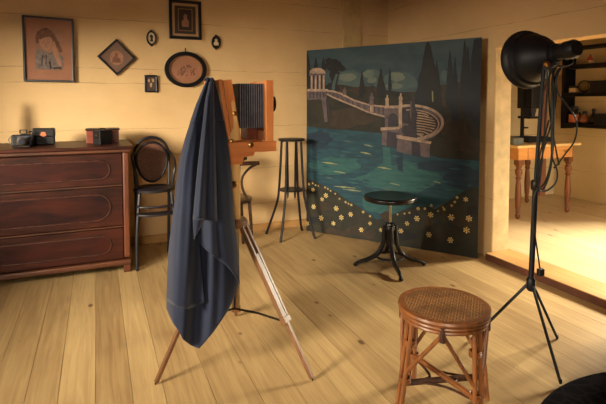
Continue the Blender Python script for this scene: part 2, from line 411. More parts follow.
# folding camera
c = thing('folding_camera', (-.51, 4.08, TOPZ), 'old black folding camera with brass lens plate, lying open in front of the leather case', 'camera')
bx((-.585, 4.07, TOPZ), (-.435, 4.11, TOPZ+.088)).build('body', M['leather'], c, bev=.012)
bx((-.555, 3.985, TOPZ+.004), (-.455, 4.069, TOPZ+.011)).build('bed', M['iron'], c)
m = MB()
for k in range(6): m.box((-.545+.005*k, 4.066-.01*k-.006, TOPZ+.014), (-.465-.005*k, 4.066-.01*k, TOPZ+.078-.004*k))
m.build('bellows', M['bellows'], c)
m = MB(); T = Matrix.Translation((-.505, 4.006, TOPZ+.042)) @ Matrix.Rotation(PI/2, 4, 'X')
m.lathe([(.033, -.004), (.034, .004), (.024, .006), (.022, .016)], T=T, seg=20)
m.build('lens_plate', M['iron'], c)
MB().lathe([(.015, .017), (.014, .02)], T=T, seg=16).build('lens', M['glass'], c)
m = bx((-.525, 4.08, TOPZ+.089), (-.485, 4.1, TOPZ+.096)); m.box((-.53, 4.082, TOPZ+.097), (-.522, 4.098, TOPZ+.118)); m.box((-.488, 4.082, TOPZ+.097), (-.48, 4.098, TOPZ+.118)); m.box((-.53, 4.082, TOPZ+.119), (-.48, 4.098, TOPZ+.125))
m.build('viewfinder', M['iron'], c)
MB().tube(smooth([(-.587, 4.09, TOPZ+.075), (-.602, 4.09, TOPZ+.05), (-.587, 4.09, TOPZ+.02)]), .004, 6).build('handle_strap', M['steel'], c)
# leather case
c = thing('camera_case', (-.375, 4.2, TOPZ), 'black leather camera case with orange emblem standing behind the folding camera', 'camera case')
bx((-.455, 4.17, TOPZ), (-.305, 4.235, TOPZ+.105)).build('body', M['leather'], c, bev=.008)
bx((-.458, 4.162, TOPZ+.06), (-.302, 4.238, TOPZ+.128)).build('lid', M['leather'], c, bev=.01)
MB().prism([(.024*math.cos(a)*(1 if i % 2 else .72), .02*math.sin(a)) for i, a in enumerate([2*PI*k/10+PI/2 for k in range(10)])], lambda a, b, q: (-.382+a, q, TOPZ+.082+b), 4.157, 4.1615).build('emblem', M['orange'], c)
MB().tube(smooth([(-.46, 4.2, TOPZ+.1), (-.474, 4.19, TOPZ+.106), (-.48, 4.185, TOPZ+.098)]), .004, 6).build('strap', M['leather'], c)
# box camera
c = thing('box_camera', (.036, 4.05, TOPZ), 'black box camera with round front lens in front of the mahogany box', 'camera')
T = Matrix.Translation((.036, 4.055, TOPZ)) @ Matrix.Rotation(math.radians(38), 4, 'Z')
MB().box((-.055, -.042, 0), (.055, .042, .112), T).build('body', M['leather'], c, bev=.003)
T2 = T @ Matrix.Translation((-.0555, -.005, .07)) @ Matrix.Rotation(-PI/2, 4, 'Y')
MB().lathe([(.02, 0), (.02, .004), (.012, .006)], T=T2, seg=18).build('lens_ring', M['iron'], c)
MB().lathe([(.01, .0062), (.008, .0085)], T=T2, seg=14).build('lens', M['brass'], c)
MB().tube([T @ p for p in smooth([(-.035, 0, .1125), (-.02, 0, .122), (.02, 0, .122), (.035, 0, .1125)])], .005, 6).build('handle', M['leather'], c)
# wooden box
c = thing('wooden_box', (.04, 4.2, TOPZ), 'red brown mahogany box with dark lid behind the box camera', 'box')
bx((-.08, 4.15, TOPZ), (.162, 4.3, TOPZ+.1)).build('body', M['boxwood'], c, bev=.003)
bx((-.086, 4.144, TOPZ+.102), (.168, 4.306, TOPZ+.116)).build('lid', M['iron'], c, bev=.004)
# oil lamp at the left edge
c = thing('oil_lamp', (-.745, 4.24, TOPZ), 'oil lamp at the far left of the chest top, cut by the picture edge', 'lamp')
MB().lathe([(.06, 0), (.062, .01), (.03, .03), (.022, .06), (.055, .085), (.06, .11), (.05, .135), (.025, .15)], (-.745, 4.24, TOPZ), 20).build('font', M['iron'], c)
MB().lathe([(.028, .151), (.03, .17), (.03, .178)], (-.745, 4.24, TOPZ), 18).build('burner', M['brass'], c)
kk = NT('smoky_glass'); kk.b.inputs['Transmission Weight'].default_value = .35; kk.col(srgb((150, 140, 120))); kk.b.inputs['Alpha'].default_value = .4; M['smoke'] = kk.set(.1)
MB().lathe([(.024, .179), (.042, .215), (.044, .235), (.026, .275), (.022, .36), (.02, .36), (.024, .275), (.041, .235), (.039, .215), (.022, .18)], (-.745, 4.24, TOPZ), 20, caps=False).build('chimney', M['smoke'], c)

# ------------------------------------------------------------------ pictures on the wall
def art(root, items, Y, parent=None):        # items: (polygon in x,z, material, layer)
    o = root
    for nm, mm, layers in items:
        m = MB()
        for lay, poly in layers: m.prism(poly, lambda a, b, q: (a, q, b), Y-.0006*lay, Y-.0006*lay-.0005)
        m.build(nm, mm, o)
def ell(cx, cz, rx, rz, n=28): return [(cx+rx*math.cos(2*PI*k/n), cz+rz*math.sin(2*PI*k/n)) for k in range(n)]
def rect(x0, z0, x1, z1): return [(x0, z0), (x1, z0), (x1, z1), (x0, z1)]
def frame_poly(root, outer, inner, y0, y1, mm, bev=.003, name='frame'):
    m = MB(); n = len(outer); b = 0
    for y in (y0, y1):
        for P_ in (outer, inner):
            for (a, z) in P_: m.v.append(V(a, y, z))
    O0, I0, O1, I1 = 0, n, 2*n, 3*n
    for k in range(n):
        j = (k+1) % n; s = n > 8
        m.face((O0+k, O0+j, I0+j, I0+k)); m.face((O1+k, I1+k, I1+j, O1+j)); m.face((O0+k, O1+k, O1+j, O0+j), s); m.face((I0+k, I0+j, I1+j, I1+k), s)
    return m.build(name, mm, root, bev=bev)
def inset(poly, cx, cz, k): return [(cx+(a-cx)*k, cz+(b-cz)*k) for a, b in poly]
BK, FR = D-.004, D-.034           # back of frames, front of frames
# big portrait
c = thing('framed_portrait', (-.357, D-.002, 1.74), 'large upright framed print of a woman leaning her head on her hand', 'picture')
O = [(-.548, 1.474), (-.169, 1.471), (-.165, 2.008), (-.548, 2.016)]
frame_poly(c, O, [(-.531, 1.491), (-.186, 1.488), (-.182, 1.991), (-.531, 1.999)], BK, FR-.006, M['black'])
y = D-.02
art(c, [('mount', M['mat_pink'], [(1, [(-.532, 1.49), (-.185, 1.487), (-.181, 1.992), (-.532, 2.)])])], y)
pr_ = [('print', [M['print_bg'], M['hair'], M['skin'], M['blouse'], M['ink_dk']])]
m = MB()
def lay(mi, l, poly): m.cm = mi; m.prism(poly, lambda a, b, q: (a, q, b), y-.0006*l, y-.0006*l-.0005)
X0, Z0 = -.46, 1.575; sx, sz = .215, .345       # print area
def U(pts): return [(X0+a*sx, Z0+b*sz) for a, b in pts]
lay(0, 2, U([(0, 0), (1, 0), (1, 1), (0, 1)]))
lay(3, 3, U([(0, 0), (.92, 0), (.98, .3), (.8, .42), (.62, .45), (.5, .4), (.34, .44), (.14, .5), (0, .42)]))
lay(1, 4, U([(.04, .62), (.02, .78), (.1, .92), (.28, 1), (.5, .98), (.66, .88), (.84, .66), (.95, .45), (.84, .42), (.7, .6), (.6, .74), (.4, .84), (.22, .78), (.12, .62)]))
lay(2, 5, U([(.16, .62), (.14, .74), (.22, .82), (.42, .85), (.58, .76), (.6, .62), (.5, .5), (.36, .46), (.24, .5)]))
lay(1, 6, U([(.1, .74), (.2, .9), (.5, .92), (.62, .76), (.5, .8), (.36, .78), (.2, .72)]))
lay(2, 6, U([(.62, .4), (.58, .52), (.62, .66), (.68, .7), (.72, .58), (.82, .34), (.92, .1), (.82, .08)]))
lay(1, 7, U([(.24, .67), (.32, .675), (.32, .66), (.24, .655)])); lay(1, 7, U([(.42, .67), (.5, .675), (.5, .66), (.42, .655)]))
lay(1, 7, U([(.33, .552), (.42, .556), (.4, .54), (.35, .54)])); lay(1, 7, U([(.36, .66), (.39, .6), (.35, .59)]))
lay(4, 7, U([(.5, 0), (.56, .04), (.52, .2), (.46, .2)])); lay(4, 7, U([(.2, .1), (.24, .1), (.26, .34), (.23, .34)])); lay(4, 7, U([(.6, .02), (.9, .03), (.88, .07), (.62, .06)]))
lay(4, 7, U([(.34, .12), (.37, .12), (.4, .36), (.37, .36)])); lay(4, 8, U([(.3, .97), (.5, .96), (.42, 1.), (.36, 1.)]))
m.build('print', [M['print_bg'], M['hair'], M['skin'], M['blouse'], M['ink_dk']], c)
# diamond
c = thing('diamond_frame', (.17, D-.002, 1.7), 'square dark frame hung as a diamond with a round medallion', 'picture')
O = [(.171, 1.86), (.011, 1.7), (.17, 1.537), (.329, 1.69)]
frame_poly(c, O, inset(O, .17, 1.697, .86), BK, FR, M['black'])
y = D-.02
art(c, [('mount', M['mat_grey'], [(1, inset(O, .17, 1.697, .88))]), ('medallion', M['ink_lt'], [(2, ell(.17, 1.692, .056, .064))]), ('medallion_figure', M['ink'], [(3, [(.13, 1.65), (.205, 1.65), (.2, 1.68), (.18, 1.7), (.185, 1.725), (.165, 1.735), (.155, 1.71), (.14, 1.69)])])], y)
# small ovals
def oval(cx, cz, rx, rz, label, kind):
    c = thing('oval_miniature', (cx, D-.002, cz), label, 'picture', 'small oval miniatures on the wall')
    frame_poly(c, ell(cx, cz, rx, rz), ell(cx, cz, rx*.72, rz*.76), BK, FR+.008, M['black'], 0)
    MB().lathe([(.008, 0), (.011, .004), (.006, .01)], T=Matrix.Translation((cx, D-.012, cz+rz-.002)), seg=10).build('finial', M['black'], c)
    MB().lathe([(.006, -.008), (.01, -.003), (.008, 0)], T=Matrix.Translation((cx, D-.012, cz-rz+.002)), seg=10).build('finial', M['black'], c)
    y = D-.014
    art(c, [('miniature', M['mat_pale'], [(1, ell(cx, cz, rx*.76, rz*.8))])], y)
    if kind: art(c, [('silhouette', M['ink_dk'], [(2, [(cx-.012, cz-.03), (cx+.018, cz-.03), (cx+.012, cz-.005), (cx+.017, cz+.012), (cx+.01, cz+.03), (cx-.006, cz+.032), (cx-.014, cz+.015), (cx-.006, cz-.004)])])], y)
    else: art(c, [('ground', M['ink_dk'], [(2, ell(cx, cz, rx*.72, rz*.76))]), ('figure', M['mat_pale'], [(3, [(cx-.024, cz-.03), (cx+.024, cz-.03), (cx+.026, cz-.006), (cx+.012, cz+.006), (cx+.013, cz+.026), (cx, cz+.034), (cx-.013, cz+.026), (cx-.01, cz+.006), (cx-.026, cz-.006)])])], y)
oval(.467, 1.881, .044, .066, 'small black oval miniature with pale ground, between the diamond frame and the tall top frame', 1)
oval(1.059, 1.872, .042, .064, 'small black oval miniature with white figure, right of the tall top frame', 0)
# small rectangle
c = thing('small_frame', (.457, D-.002, 1.47), 'tiny upright black frame left of the big oval picture', 'picture')
frame_poly(c, rect(.4, 1.391, .515, 1.547), rect(.415, 1.406, .5, 1.532), BK, FR+.006, M['black'])
y = D-.018
art(c, [('print', M['mat_dark'], [(1, rect(.412, 1.403, .503, 1.535))]), ('figures', M['mat_tan'], [(2, [(.428, 1.5), (.444, 1.515), (.45, 1.49), (.44, 1.478)]), (2, [(.462, 1.515), (.482, 1.512), (.486, 1.488), (.47, 1.484)]), (2, [(.446, 1.47), (.468, 1.478), (.464, 1.44), (.452, 1.436)])])], y)
MB().tube(smooth([(.445, D-.01, 1.5475), (.457, D-.01, 1.565), (.469, D-.01, 1.5475)]), .002, 5).build('hanging_ring', M['brass'], c)
# top picture
c = thing('tall_frame', (.77, D-.002, 2.06), 'tall black frame with nested mounts, cut by the top edge of the photo', 'picture')
frame_poly(c, rect(.623, 1.883, .918, 2.24), rect(.651, 1.911, .89, 2.212), BK, FR-.008, M['black'], .006)
y = D-.02
art(c, [('mount', M['mat_tan'], [(1, rect(.648, 1.908, .893, 2.215))]), ('inner_mount', M['mat_dark'], [(2, rect(.674, 1.934, .867, 2.19))]), ('slip', M['gold'], [(3, rect(.706, 1.962, .836, 2.164))]), ('print', M['ink_dk'], [(4, rect(.711, 1.967, .831, 2.159))]), ('figure', M['ink_lt'], [(5, [(.74, 2.0), (.8, 2.0), (.805, 2.05), (.785, 2.075), (.79, 2.105), (.77, 2.12), (.752, 2.1), (.758, 2.07), (.738, 2.05)])])], y)
# big oval
c = thing('oval_picture', (.768, D-.002, 1.604), 'large wide black oval frame with an engraving on a pink ground', 'picture')
OX, OZ, RX, RZ = .77, 1.604, .193, .166
frame_poly(c, ell(OX, OZ, RX, RZ, 48), ell(OX, OZ, RX*.8, RZ*.78, 48), BK, FR-.004, M['black'], 0)
frame_poly(c, ell(OX, OZ, RX*.8, RZ*.78, 48), ell(OX, OZ, RX*.765, RZ*.74, 48), D-.012, D-.034, M['gold'], 0, 'inner_rim')
y = D-.016
art(c, [('mount', M['mat_pink'], [(1, ell(OX, OZ, RX*.81, RZ*.79, 40))])], y)
m = MB(); rnd = random.Random(3)
for k in range(34):
    a, b = rnd.uniform(-.085, .09), rnd.uniform(-.05, .045)
    if b > .02 and abs(a) > .06: b = -.01
    w, h = rnd.uniform(.006, .016), rnd.uniform(.008, .02)
    q = [(OX+a+w*math.cos(t)*rnd.uniform(.6, 1), OZ-.004+b+h*math.sin(t)*rnd.uniform(.6, 1)) for t in (0, 1, 2, 3, 4, 5)]
    m.prism(q, lambda a, b, q: (a, q, b), y-.0012-.00002*k, y-.0017-.00002*k)
m.build('engraving', M['ink'], c)
MB().tube([(OX, D-.008, OZ+RZ-.004), (OX, D-.008, OZ+RZ+.035)], .004, 6).build('hanger', M['iron'], c)

# ------------------------------------------------------------------ bentwood high chair beside the chest
c = thing('bentwood_high_chair', (.41, 4.0, 0), 'dark bentwood high chair with oval cane back between chest and cloth', 'chair')
SC = V(.412, 4.0, .62)
m = MB(); m.lathe([(.135, -.028), (.158, -.024), (.16, -.006), (.15, 0)], SC, 32); m.build('seat', M['bent'], c)
fl = [(.262, 3.855), (.562, 3.855)]; bl = [(.285, 4.2), (.55, 4.2)]
for (a, b) in fl: MB().tube(smooth([(a, b, 0), (a*.96+.412*.04, b+.01, .3), (a*.8+.412*.2, b+.035, .592)]), [.0135]*12+[.012]).build('leg', M['bent'], c)
for sx in (-1, 1):
    a, b = bl[0 if sx < 0 else 1]
    MB().tube(smooth([(a, b+.02, 0), (a, b-.02, .35), (a+.0, b-.045, .6), ]), .013).build('leg', M['bent'], c)
h = []
for k in range(25):
    a = PI*k/24; h.append(V(.4175+.138*-math.cos(a), 4.2+.01*math.sin(a), .865+.14*math.sin(a)))
pts = smooth([(.285, 4.155, .602), (.279, 4.175, .74), h[0]], 5)[:-1] + h + smooth([h[-1], (.556, 4.175, .74), (.55, 4.155, .602)], 5)[1:]
MB().tube(pts, .0125).build('back_hoop', M['bent'], c)
o = MB(); P_ = [V(.4175+.122*math.cos(2*PI*k/32)*(1+.14*math.sin(2*PI*k/32)), 4.175, .8+.165*math.sin(2*PI*k/32)) for k in range(32)]
ov = o.tube(P_, .011, closed=True).build('back_oval', M['bent'], c)
MB().prism([(p.x, p.z) for p in P_], lambda a, b, q: (a, q, b), 4.172, 4.178).build('cane_panel', M['cane_dk'], c)
for sx in (-1, 1):
    x0 = .4175+.14*sx
    MB().tube(smooth([(x0, 4.19, .885), (x0+.018*sx, 4.13, .865), (x0+.022*sx, 4.03, .835), (x0+.016*sx, 3.955, .78), (x0, 3.95, .7), (x0-.004*sx, 3.97, .61)]), .011).build('arm', M['bent'], c)
MB().tube(smooth([(.272, 3.862, .5), (.3, 3.82, .497), (.412, 3.8, .495), (.525, 3.82, .497), (.55, 3.862, .5)]), .009).build('stretcher', M['bent'], c)
foot = [(.262, 3.87), (.275, 3.80), (.33, 3.765), (.412, 3.755), (.495, 3.765), (.55, 3.80), (.562, 3.87)]
MB().prism(foot+[(.5, 3.87), (.412, 3.85), (.32, 3.87)], lambda a, b, q: (a, b, q), .432, .448).build('foot_rest', M['bent'], c, bev=.004)

# ------------------------------------------------------------------ bentwood armchair behind the tripod
c = thing('bentwood_armchair', (1.0, 4.06, 0), 'brown bentwood armchair with curved arm, half hidden behind the view camera tripod', 'chair')
MB().lathe([(.17, -.035), (.198, -.03), (.2, -.008), (.19, 0)], (1.05, 4.07, .47), 32).build('seat', M['bent2'], c)
for (a, b) in ((1.195, 3.93), (1.195, 4.21)): MB().tube(smooth([(a+.02, b, 0), (a+.01, b, .25), (a, b+(.01 if b < 4 else -.01), .44)]), .0145).build('leg', M['bent2'], c)
for b in (3.95, 4.19): MB().tube(smooth([(.77, b, 0), (.82, b, .25), (.86, b, .44)]), .014).build('leg', M['bent2'], c)
h = [V(.80-.02*math.sin(PI*k/20), 4.07-.185*math.cos(PI*k/20), .74+.2*math.sin(PI*k/20)) for k in range(21)]
MB().tube([V(.85, 3.94, .46)]+h+[V(.85, 4.2, .46)], .0135).build('back_hoop', M['bent2'], c)
MB().tube([V(.80, 4.07+.12*math.cos(2*PI*k/24), .72+.15*math.sin(2*PI*k/24)) for k in range(24)], .01, closed=True).build('back_oval', M['bent2'], c)
for s in (-1, 1):
    yy = 4.07+.185*s
    MB().tube(smooth([(.80, yy-.005*s, .76), (.9, yy, .775), (1.12, yy, .785), (1.265, yy, .782)]), .018).build('arm', M['bent2'], c)
    MB().tube(smooth([(1.245, yy, .775), (1.17, yy, .735), (1.115, yy, .66), (1.125, yy-.01*s, .56), (1.18, yy-.025*s, .46)]), .011).build('arm_support', M['bent2'], c)
    MB().tube([(1.09, yy, .775), (1.085, yy-.03*s, .462)], .012).build('arm_post', M['bent2'], c)
MB().tube(ring(1.0, 4.07, .26, .165), .009, closed=True).build('stretcher', M['bent2'], c)

# ------------------------------------------------------------------ plant stand
c = thing('plant_stand', (1.71, 4.28, 0), 'tall slender dark pedestal stand with shelf between the wall and the painted backdrop', 'stand')
PC = V(1.715, 4.26, 0)
MB().lathe([(.11, -.022), (.127, -.018), (.13, -.004), (.124, 0)], PC+V(0, 0, .95), 28).build('top', M['bent'], c)
MB().lathe([(.118, -.012), (.122, -.006), (.118, 0)], PC+V(0, 0, .462), 28).build('shelf', M['bent'], c)
feet = [(1.514, 4.43), (1.54, 4.10), (1.886, 4.085), (1.885, 4.40)]
for i, (a, b) in enumerate(feet):
    d = V(a, b, 0)-PC; q = d.normalized()
    MB().tube(smooth([V(a, b, 0), PC+d*.86+V(0, 0, .1), PC+q*.15+V(0, 0, .32), PC+q*.128+V(0, 0, .46), PC+q*.112+V(0, 0, .7), PC+q*.1+V(0, 0, .925)]), .012).build('leg', M['bent'], c)
for k in range(4):
    a = 2*PI*k/4+.3; q = V(math.cos(a), math.sin(a), 0)
    MB().tube([PC+q*.05+V(0, 0, .37), PC+q*.048+V(0, 0, .42), PC+q*.06+V(0, 0, .93)], [.003, .007, .007], 6).build('rod', M['bent'], c)

# ------------------------------------------------------------------ painted backdrop leaning by the right wall
A = V(1.934, 4.389, 0); B = V(2.897, 3.038, 0); dr = (B-A).normalized(); nn = V(dr.y, -dr.x, 0)
if nn.dot(V(0, 0, 0)-A) < 0: nn = -nn
W_, H_ = (B-A).length, 1.823
c = thing('painted_backdrop', tuple((A+B)/2), 'large painted canvas backdrop of a lake with terrace, cypresses and daisies', 'backdrop')
def bd(px, py):                   # canvas coordinates (u along the canvas, v up)
    d = ray(px, py); o = V(0, 0, CAMZ); p = o + d*((A-o).dot(nn)/d.dot(nn)); return ((p-A).dot(dr), p.z)
def on(u, v, q): return A + dr*u + V(0, 0, v) + nn*q
m = MB(); m.prism([(0, 0), (W_, 0), (W_, H_+.01), (0, H_-.01)], on, -.008, 0)
canvas_mats = [P[k] for k in P]; PI_ = {k: i for i, k in enumerate(P)}
m.cm = PI_['sky']; m.mi = [m.cm]*len(m.f)
zc = [0]
def pt(key, pts, lvl, raw=False):
    m.cm = PI_[key]; zc[0] += 1
    P_ = pts if raw else [bd(*p) for p in pts]
    P_ = [(min(max(u, 0), W_), min(max(v, 0), H_)) for u, v in P_]
    d = .0006*lvl+.000004*zc[0]; m.prism(P_, on, d-.0003, d)
def blob(key, px, py, rx, ry, lvl, n=14, jag=.12, seed=0):
    r = random.Random(seed*31+int(px*7+py)); pt(key, [(px+rx*math.cos(2*PI*k/n)*(1+r.uniform(-jag, jag)), py+ry*math.sin(2*PI*k/n)*(1+r.uniform(-jag, jag))) for k in range(n)], lvl)
def stroke(key, pts, w, lvl):
    L = []; Rr = []
    for i, p in enumerate(pts):
        a = pts[max(i-1, 0)]; b = pts[min(i+1, len(pts)-1)]; dx, dy = b[0]-a[0], b[1]-a[1]; l = math.hypot(dx, dy) or 1
        ww = w[i] if isinstance(w, (list, tuple)) else w
        L.append((p[0]-dy/l*ww/2, p[1]+dx/l*ww/2)); Rr.append((p[0]+dy/l*ww/2, p[1]-dx/l*ww/2))
    pt(key, L+Rr[::-1], lvl)
r = random.Random(5)
for (px, py, rx, ry) in ((350, 77, 13, 6), (342, 80, 9, 5), (372, 76, 11, 7), (398, 78, 14, 8), (410, 82, 8, 6), (395, 86, 12, 6), (352, 83, 14, 4), (446, 76, 5, 6), (385, 84, 12, 5)):
    blob('cloud2', px, py, rx, ry, 1, 16, .18)
for (px, py, rx, ry) in ((348, 77, 9, 4), (369, 74, 6, 4), (397, 77, 8, 5), (394, 86, 9, 3), (372, 80, 5, 3)): blob('cloud', px, py, rx, ry, 2, 14, .2)
bank = [(300, 94), (316, 88), (330, 84), (345, 85), (360, 88), (372, 86), (385, 90), (400, 92), (416, 92), (430, 86), (450, 84), (470, 80), (486, 76), (486, 162), (440, 160), (410, 150), (380, 133), (350, 132), (300, 127)]
pt('bank', bank, 3)
for (px, py, rx, ry) in ((460, 104, 16, 12), (455, 130, 14, 12), (470, 145, 12, 8), (365, 92, 16, 5), (350, 118, 26, 9), (430, 96, 8, 10), (340, 92, 8, 5)): blob('brown', px, py, rx, ry, 4, 16, .25)
# trees
pt('tree', [(306.5, 96), (306.5, 52), (309, 57), (311, 70), (311, 96)], 5)
def cypress(key, x, y0, y1, w, lvl=5):
    rr = random.Random(int(x)); L = []; Rr = []
    for k in range(11):
        t = k/10; ww = w*(.06+.94*min(1, t*1.35)**.9)*(1 if t < .8 else 1-.25*(t-.8)/.2); yy = y0+(y1-y0)*t
        L.append((x-ww/2*(1+rr.uniform(-.14, .14)), yy)); Rr.append((x+ww/2*(1+rr.uniform(-.14, .14)), yy))
    pt(key, L+Rr[::-1], lvl)
cypress('tree', 316, 57, 74, 5); cypress('tree', 323.5, 57, 74, 5); cypress('tree', 362, 71, 98, 6); cypress('tree', 381, 68, 98, 9); cypress('treeb', 390, 68, 92, 4)
for (px, py, rx, ry) in ((334, 66, 8, 6), (330, 62, 5, 4), (340, 68, 5, 4), (335, 76, 5, 8), (333, 88, 6, 6)): blob('tree', px, py, rx, ry, 5, 14, .3)
stroke('cloud2', [(333, 92), (334, 84), (337, 74)], [3, 3, 2], 6)
cypress('tree', 428, 39, 118, 26, 5); cypress('treeb', 421, 74, 122, 12, 6); cypress('tree', 437, 60, 120, 10, 6)
cypress('treeb', 450, 50, 110, 9); cypress('treeb', 455, 57, 120, 9, 6); cypress('tree', 465, 40, 115, 12); cypress('treeb', 468, 46, 118, 10, 6)
pt('treeb', [(471, 120), (471, 60), (474, 40), (477, 36), (486, 35), (486, 130), (478, 128)], 6)
stroke('glint', [(432.5, 91), (433, 102)], 1.2, 7)
# water
pt('water', [(300, 126), (330, 129), (360, 131), (385, 134), (410, 148), (440, 158), (486, 161), (486, 200), (440, 204), (400, 222), (370, 224), (335, 205), (300, 185)], 7)
blob('water2', 400, 178, 40, 14, 8, 22, .2); blob('water2', 385, 202, 26, 12, 8, 20, .15); blob('water2', 335, 165, 26, 8, 8, 18, .25)
blob('water3', 465, 178, 20, 12, 8, 18, .2); blob('water3', 318, 140, 14, 10, 8, 18, .2); blob('water3', 440, 166, 24, 5, 8, 18, .2)
pt('water2', [(383, 147), (390, 148), (392, 168), (384, 170)], 9); pt('water2', [(403, 160), (417, 163), (419, 172), (404, 174)], 9); pt('water3', [(396, 152), (403, 153), (403, 172), (398, 170)], 9)
for k in range(64):
    px = r.uniform(310, 400); py = r.uniform(138, 196); w = r.uniform(4, 13)
    if px < 330 and py > 186: continue
    key = r.choice(['cloud2', 'water2', 'water2', 'water3', 'water', 'water'])
    if key == 'cloud2': w *= .8
    stroke(key, [(px-w/2, py-w*.06), (px, py), (px+w/2, py+w*.08)], [.3, r.uniform(.9, 1.7), .3], 10)
for (px, py, w) in ((369, 145.5, 9), (366, 153, 11), (385, 168, 14), (330, 163, 16), (345, 187, 22), (352, 190, 18), (437, 182, 8), (340, 172, 12), (395, 184, 10)): stroke('glint', [(px-w/2, py-1), (px, py), (px+w/2, py+1.2)], [.4, 1.6, .4], 10)
for k in range(18):
    px = r.uniform(405, 478); py = r.uniform(168, 200); w = r.uniform(5, 12); stroke(r.choice(['water2', 'water', 'water3', 'water2']), [(px-w/2, py-.4), (px, py), (px+w/2, py+.5)], [.3, 1.5, .3], 10)
# temple, bridge, round terrace
pt('stone2', [(307.5, 90), (327, 90), (327, 99), (307.5, 100)], 10); pt('stone', [(307.5, 89), (328, 89), (328, 91.5), (307.5, 91.5)], 11)
for k in range(5): stroke('stone3', [(310.5+3.4*k, 92.5), (310.5+3.4*k, 98)], 1, 12)
pt('stone3', [(311, 75), (324.5, 75), (324.5, 89), (311, 89)], 10)
for px in (312, 316, 320, 324): stroke('stone', [(px, 73), (px, 89)], 1.9, 11)
pt('stone', [(309.5, 75.5), (310.5, 70.5), (314, 68.3), (318, 67.8), (322, 68.5), (325.5, 71), (326.2, 75.5)], 12)
pt('stone2', [(310, 75.5), (326, 75.5), (326, 73.6), (310, 73.6)], 13)
stroke('stone2', [(324, 99), (326.5, 122)], [4.5, 3], 10); stroke('stone3', [(328, 99), (329.5, 116)], [2, 1.5], 11)
up_ = [(327, 90.5), (334, 91.5), (341, 93.5), (354, 100.2), (368, 104.5), (378, 106), (388, 106.8), (400, 106)]
lo_ = [(327, 94), (334, 97.5), (346, 102.5), (357, 107), (368, 112), (378, 114.8), (387, 117.2), (400, 117)]
pt('stone2', up_+lo_[::-1], 11); stroke('stone', up_, 1.7, 13); stroke('stone', lo_, 1.5, 13)
for i in range(16):
    t = i/15*6.99; k = int(t); q = t-k
    a = (up_[k][0]*(1-q)+up_[k+1][0]*q, up_[k][1]*(1-q)+up_[k+1][1]*q); b = (lo_[k][0]*(1-q)+lo_[k+1][0]*q, lo_[k][1]*(1-q)+lo_[k+1][1]*q); stroke('stone3', [a, b], .8, 12)
def figure(px, y0, y1, key='stone2', w=4):
    h = y1-y0; pt(key, [(px-w/2, y1), (px-w*.45, y0+h*.55), (px-w*.55, y0+h*.35), (px-w*.2, y0+h*.2), (px-w*.15, y0), (px+w*.2, y0), (px+w*.25, y0+h*.2), (px+w*.55, y0+h*.4), (px+w*.4, y0+h*.6), (px+w/2, y1)], 14)
figure(345, 87.5, 95, 'stone2', 4); figure(372, 93, 105, 'stone2', 4.5); figure(387.5, 95, 106, 'stone', 3.6); figure(401, 93, 106, 'stone', 3.8)
stroke('stone', [(372, 104), (372, 112)], 3.6, 13)
# terrace
def el(cx, cy, rx, ry, a0, a1, n=24): return [(cx+rx*math.cos(a0+(a1-a0)*k/n), cy+ry*math.sin(a0+(a1-a0)*k/n)) for k in range(n+1)]
TC = (411, 123)
pt('stone3', el(TC[0], TC[1], 31.5, 17, -PI*.58, PI*.62, 30), 11)
pt('brown', el(TC[0]+1, TC[1]+1, 24, 12, -PI*.55, PI*.55, 26), 12)
for k in range(9):
    y0 = 113.5+2.6*k; x1 = TC[0]+25*math.sqrt(max(.05, 1-((y0+1.5-124)/13)**2)); stroke('stone', [(413, y0-1.4), (424, y0), (x1, y0+2.2)], [1, 1.2, 1], 13)
rim = el(TC[0], TC[1]-.5, 32, 17, -PI*.62, PI*.5, 36); stroke('stone', rim, 2.6, 14)
stroke('stone2', [(a-1, b+2.4) for a, b in rim[8:]], 1.7, 13); stroke('stone', el(TC[0], TC[1]+1, 28, 14.2, -PI*.55, PI*.45, 30), 1.1, 14)
pt('stone2', [(385, 107), (402, 106.5), (402, 121), (385, 119)], 14); pt('stone', [(385, 106), (403, 105.5), (403, 108), (385, 108.5)], 15)
pt('stone3', [(388.5, 119.5)]+[(393.5+5*math.cos(a), 118+5*-math.sin(a)) for a in [PI, PI*.75, PI*.5, PI*.25, 0]]+[(398.5, 130), (388.5, 130)], 15)
pt('stone', [(399, 108), (402.4, 108), (402.4, 128), (399, 128)], 16); pt('stone2', [(385.5, 118), (388.5, 118), (388.5, 131), (385.5, 131)], 16)
figure(388, 117, 130, 'stone3', 6)
pt('stone2', [(381.5, 128), (400, 127), (404, 123), (409, 124), (407, 134), (398, 136), (381.5, 131.5)], 15); pt('stone', [(381, 127.5), (400, 126.5), (400, 129), (381, 130.5)], 16)
pt('stone2', [(382.5, 131), (387.5, 132), (387, 146), (382, 144.5)], 15); pt('stone3', [(387.5, 131), (399, 133), (398, 148), (387, 146)], 15)
pt('stone', [(397, 134.5), (414, 137.5), (432, 141.5), (431, 144), (413, 141), (397, 138)], 17); pt('stone2', [(398, 137.5), (412, 140.5), (412, 155), (397, 151)], 16); pt('stone3', [(412, 141), (417, 142), (417, 156), (412, 155)], 16)
pt('stone2', [(419, 142.5), (430.5, 144), (430, 158), (421, 156)], 16); pt('stone3', [(417, 142), (420, 143), (421, 157), (417, 155)], 16)
figure(413.5, 97, 139, 'stone3', 8); blob('stone3', 407, 130, 5, 5, 17); stroke('stone2', [(411.5, 101), (411, 118)], 1.4, 18)
